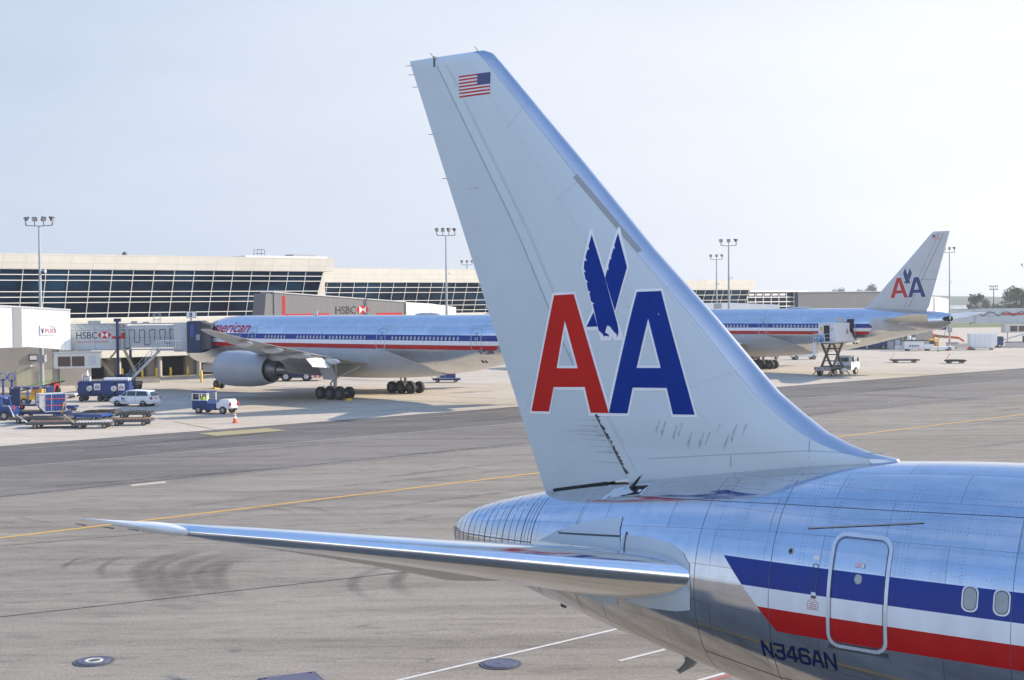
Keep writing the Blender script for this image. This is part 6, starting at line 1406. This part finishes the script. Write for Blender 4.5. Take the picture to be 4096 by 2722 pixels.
blue_truck('blue truck parked against the grey block wall beyond the far airliner belly', (68.5, 273.6), -12)
t = thing('white_crates', 'stack of white boxes and frames against the grey block wall', 'crates', (77.0, 269.6, 0), -14)
b = B(); b.box(-1.4, -.2, -.5, .5, 0, 1.6); b.build('frame_rack', 'grey', t); B().box(.0, 1.6, -.5, .5, 0, .8).build('crate', 'white', t, bevel=.03); B().box(.1, 1.1, -.4, .4, .81, 1.9).build('crate', 'lgrey', t, bevel=.03)
t = thing('warning_sign', 'small orange diamond sign on the field edge beyond the right gate', 'sign', (176, 560, 0), 0); b = B(); b.tube((0, 0, 0), (0, 0, 6.4), .15); b.build('post', 'galv', t); b = B(); b.prism([(-1.5, 7.6), (0, 6.1), (1.5, 7.6), (0, 9.1)], 'y', -.1, .1); b.build('plate', 'orange', t)
t = thing('thin_post', 'thin dark post standing on the field between the right rotunda and the trees', 'post', (178, 520, 0), 0); B().tube((0, 0, 0), (0, 0, 11.5), .2).build('pole', 'dgrey', t); B().box(-.5, .5, -.2, .2, 11.4, 11.9).build('lamp', 'dgrey', t)
# ------------------------------------------------------------------ trees
def tree(label, loc, h, w, seed, col, n=3200, clumps=26, dark=1.0):
    random.seed(seed)
    t = thing('tree', label, 'tree', (*loc, 0), 0, 'trees beyond the right gate')
    b = B(); b.tube((0, 0, -.3), (0, 0, h * .45), h * .035, h * .022, 9); tips = []
    for k in range(clumps):
        a = random.uniform(0, 2 * pi); zz_ = h * random.uniform(.3, .93); q = 1 - abs(zz_ / h - .55) / .6; r = w / 2 * random.uniform(.35, 1.0) * max(.35, q)
        p = Vector((r * cos(a), r * sin(a), zz_)); tips.append(p); z0 = h * random.uniform(.15, .42); m = Vector((p.x * .4, p.y * .4, (z0 + zz_) / 2 - h * .03))
        b.tube((0, 0, z0), m, h * .014, h * .009, 5); b.tube(m, p, h * .009, h * .003, 5)
    b.build('trunk', mat('bark', (.09, .07, .05), .9), t)
    c = B(); s = h * .035
    for p in tips:
        cr = w * random.uniform(.10, .19)
        for i in range(n // clumps):
            v = Vector((random.gauss(0, 1), random.gauss(0, 1), random.gauss(0, .8))).normalized() * cr * random.random() ** .45
            q = p + v; a = Vector((random.gauss(0, 1), random.gauss(0, 1), random.gauss(0, 1))).normalized(); e = a.orthogonal().normalized(); f = a.cross(e); z = s * random.uniform(.5, 1.3)
            c.add([q - e * z, q - f * z * .5, q + e * z, q + f * z * .5], [(0, 1, 2, 3)])
    m, nt, bs = nodes('foliage %d' % seed); nn = noisef(nt, mapping(nt), .35, 3); L(nt, mixc(nt, ramp(nt, nn, .35, .65), tuple(x * .55 for x in col), col), bs.inputs['Base Color']); bs.inputs['Roughness'].default_value = .7
    c.build('crown', m, t, fix=False)
tree('dark ragged pine-like tree, left of the two beyond the right boarding bridge', (222, 640), 11.9, 13, 3, (.055, .085, .04), 3000, 20)
tree('low dark tree standing right of the ragged one beyond the right gate', (231, 650), 9.8, 12, 9, (.055, .09, .04), 2600, 18)
tree('big round green tree at the right edge beyond the boarding bridge', (229.5, 610), 14.4, 17, 5, (.08, .14, .045), 5600, 34)
tree('second big green tree cut by the right edge of the picture', (252, 640), 13.5, 18, 8, (.075, .13, .04), 4000, 28)
tree('far blue hazy tree above the left part of the far woods', (330, 1240), 24, 26, 12, (.05, .08, .05), 2200, 20)
tree('smaller far hazy tree beside the white rotunda', (288, 1180), 19, 22, 15, (.05, .08, .05), 1800, 16)
random.seed(21)
# haze
HZ = True
if HZ:
    b = B(); b.box(-5000, 5000, -400, 6000, -1.0 - 1, 62); hz = b.build('haze', 'white', None); m, nt, bs = nodes('haze air'); nt.nodes.remove(bs)
    pv = nt.nodes.new('ShaderNodeVolumePrincipled'); pv.inputs['Color'].default_value = (.86, .93, 1, 1); pv.inputs['Density'].default_value = .00022; pv.inputs['Anisotropy'].default_value = .3
    L(nt, pv.outputs[0], [n for n in nt.nodes if n.type == 'OUTPUT_MATERIAL'][0].inputs['Volume']); hz.data.materials.clear(); hz.data.materials.append(m); hz['kind'] = 'stuff'
# ------------------------------------------------------------------ camera, sun, sky
cam = bpy.data.cameras.new('camera'); co = bpy.data.objects.new('camera', cam); COL.objects.link(co)
cam.sensor_width = 36; cam.lens = 1340 / 1024 * 36; cam.clip_start = .1; cam.clip_end = 12000
PI_, RO = math.atan(36.5 / 1340), .010
fw = Vector((0, cos(PI_), -sin(PI_))); up = Vector((0, sin(PI_), cos(PI_))); rt = Vector((1, 0, 0))
r2 = rt * cos(RO) - up * sin(RO); u2 = rt * sin(RO) + up * cos(RO)
mw = Matrix((r2, u2, -fw)).transposed().to_4x4(); mw.translation = (0, 0, 10); co.matrix_world = mw
SC.camera = co
SUN = Vector((2.05, .52, 1.0)).normalized()
sl_ = bpy.data.lights.new('sun', 'SUN'); sl_.energy = 5.0; sl_.angle = R(.55); sl_.color = (1, .87, .70)
so = bpy.data.objects.new('sun', sl_); COL.objects.link(so); so.rotation_euler = SUN.to_track_quat('Z', 'Y').to_euler()
w = bpy.data.worlds.new('World'); SC.world = w; w.use_nodes = True; nt = w.node_tree; bg = nt.nodes['Background']
sky = nt.nodes.new('ShaderNodeTexSky'); sky.sky_type = 'NISHITA'; sky.sun_disc = False
sky.sun_elevation = math.asin(SUN.z); sky.sun_rotation = math.atan2(SUN.x, SUN.y)
sky.air_density = 1.0; sky.dust_density = 1.6; sky.ozone_density = 1.6; sky.altitude = 0
# hazy sky: a pale veil low down, whiter towards the right, and thin blue-lit haze higher up
tc = nt.nodes.new('ShaderNodeTexCoord'); sx = N(nt, 'ShaderNodeSeparateXYZ'); L(nt, tc.outputs['Generated'], sx.inputs[0])
mp = nt.nodes.new('ShaderNodeMapping'); mp.inputs['Scale'].default_value = (1, 1, 4.5); L(nt, tc.outputs['Generated'], mp.inputs[0])
nz = noisef(nt, mp.outputs[0], 2.2, 6, .6)
side = math_n(nt, 'MULTIPLY_ADD', sx.outputs[0], 1.15, .5, clamp=True)
side = math_n(nt, 'ADD', side, math_n(nt, 'MULTIPLY_ADD', nz, .5, -.22), clamp=True)
veil = mixc(nt, side, VL, VR)
back = math_n(nt, 'MULTIPLY_ADD', math_n(nt, 'MULTIPLY', sx.outputs[1], -1.0, clamp=True), .9, 1.0)  # unseen sky behind the camera made brighter, added fill for the near airliner
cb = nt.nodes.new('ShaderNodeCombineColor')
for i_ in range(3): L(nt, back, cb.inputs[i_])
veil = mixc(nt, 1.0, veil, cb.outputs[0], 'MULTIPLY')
high = mixc(nt, .55, sky.outputs[0], HIGH)
mp2 = nt.nodes.new('ShaderNodeMapping'); mp2.inputs['Scale'].default_value = (1.3, 1.3, 3.2); L(nt, tc.outputs['Generated'], mp2.inputs[0])
cl_ = noisef(nt, mp2.outputs[0], 2.6, 7, .62)
high = mixc(nt, math_n(nt, 'MULTIPLY', ramp(nt, cl_, .45, .75), .22), high, (6.0, 6.3, 6.8))
e = nt.nodes.new('ShaderNodeMapRange'); e.interpolation_type = 'SMOOTHSTEP'; e.inputs[1].default_value = .17; e.inputs[2].default_value = .50; e.inputs[3].default_value = .94; e.inputs[4].default_value = 0
L(nt, sx.outputs[2], e.inputs[0])
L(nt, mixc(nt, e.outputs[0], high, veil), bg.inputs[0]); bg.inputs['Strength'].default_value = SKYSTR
SC.view_settings.view_transform = 'Standard'; SC.view_settings.look = 'None'; SC.view_settings.exposure = EXPO; SC.view_settings.gamma = 1
SC.cycles.use_denoising = True; SC.cycles.max_bounces = 6; SC.cycles.glossy_bounces = 3; SC.cycles.transmission_bounces = 2; SC.cycles.volume_bounces = 0
SC.cycles.caustics_reflective = False; SC.cycles.caustics_refractive = False; SC.cycles.sample_clamp_indirect = 6
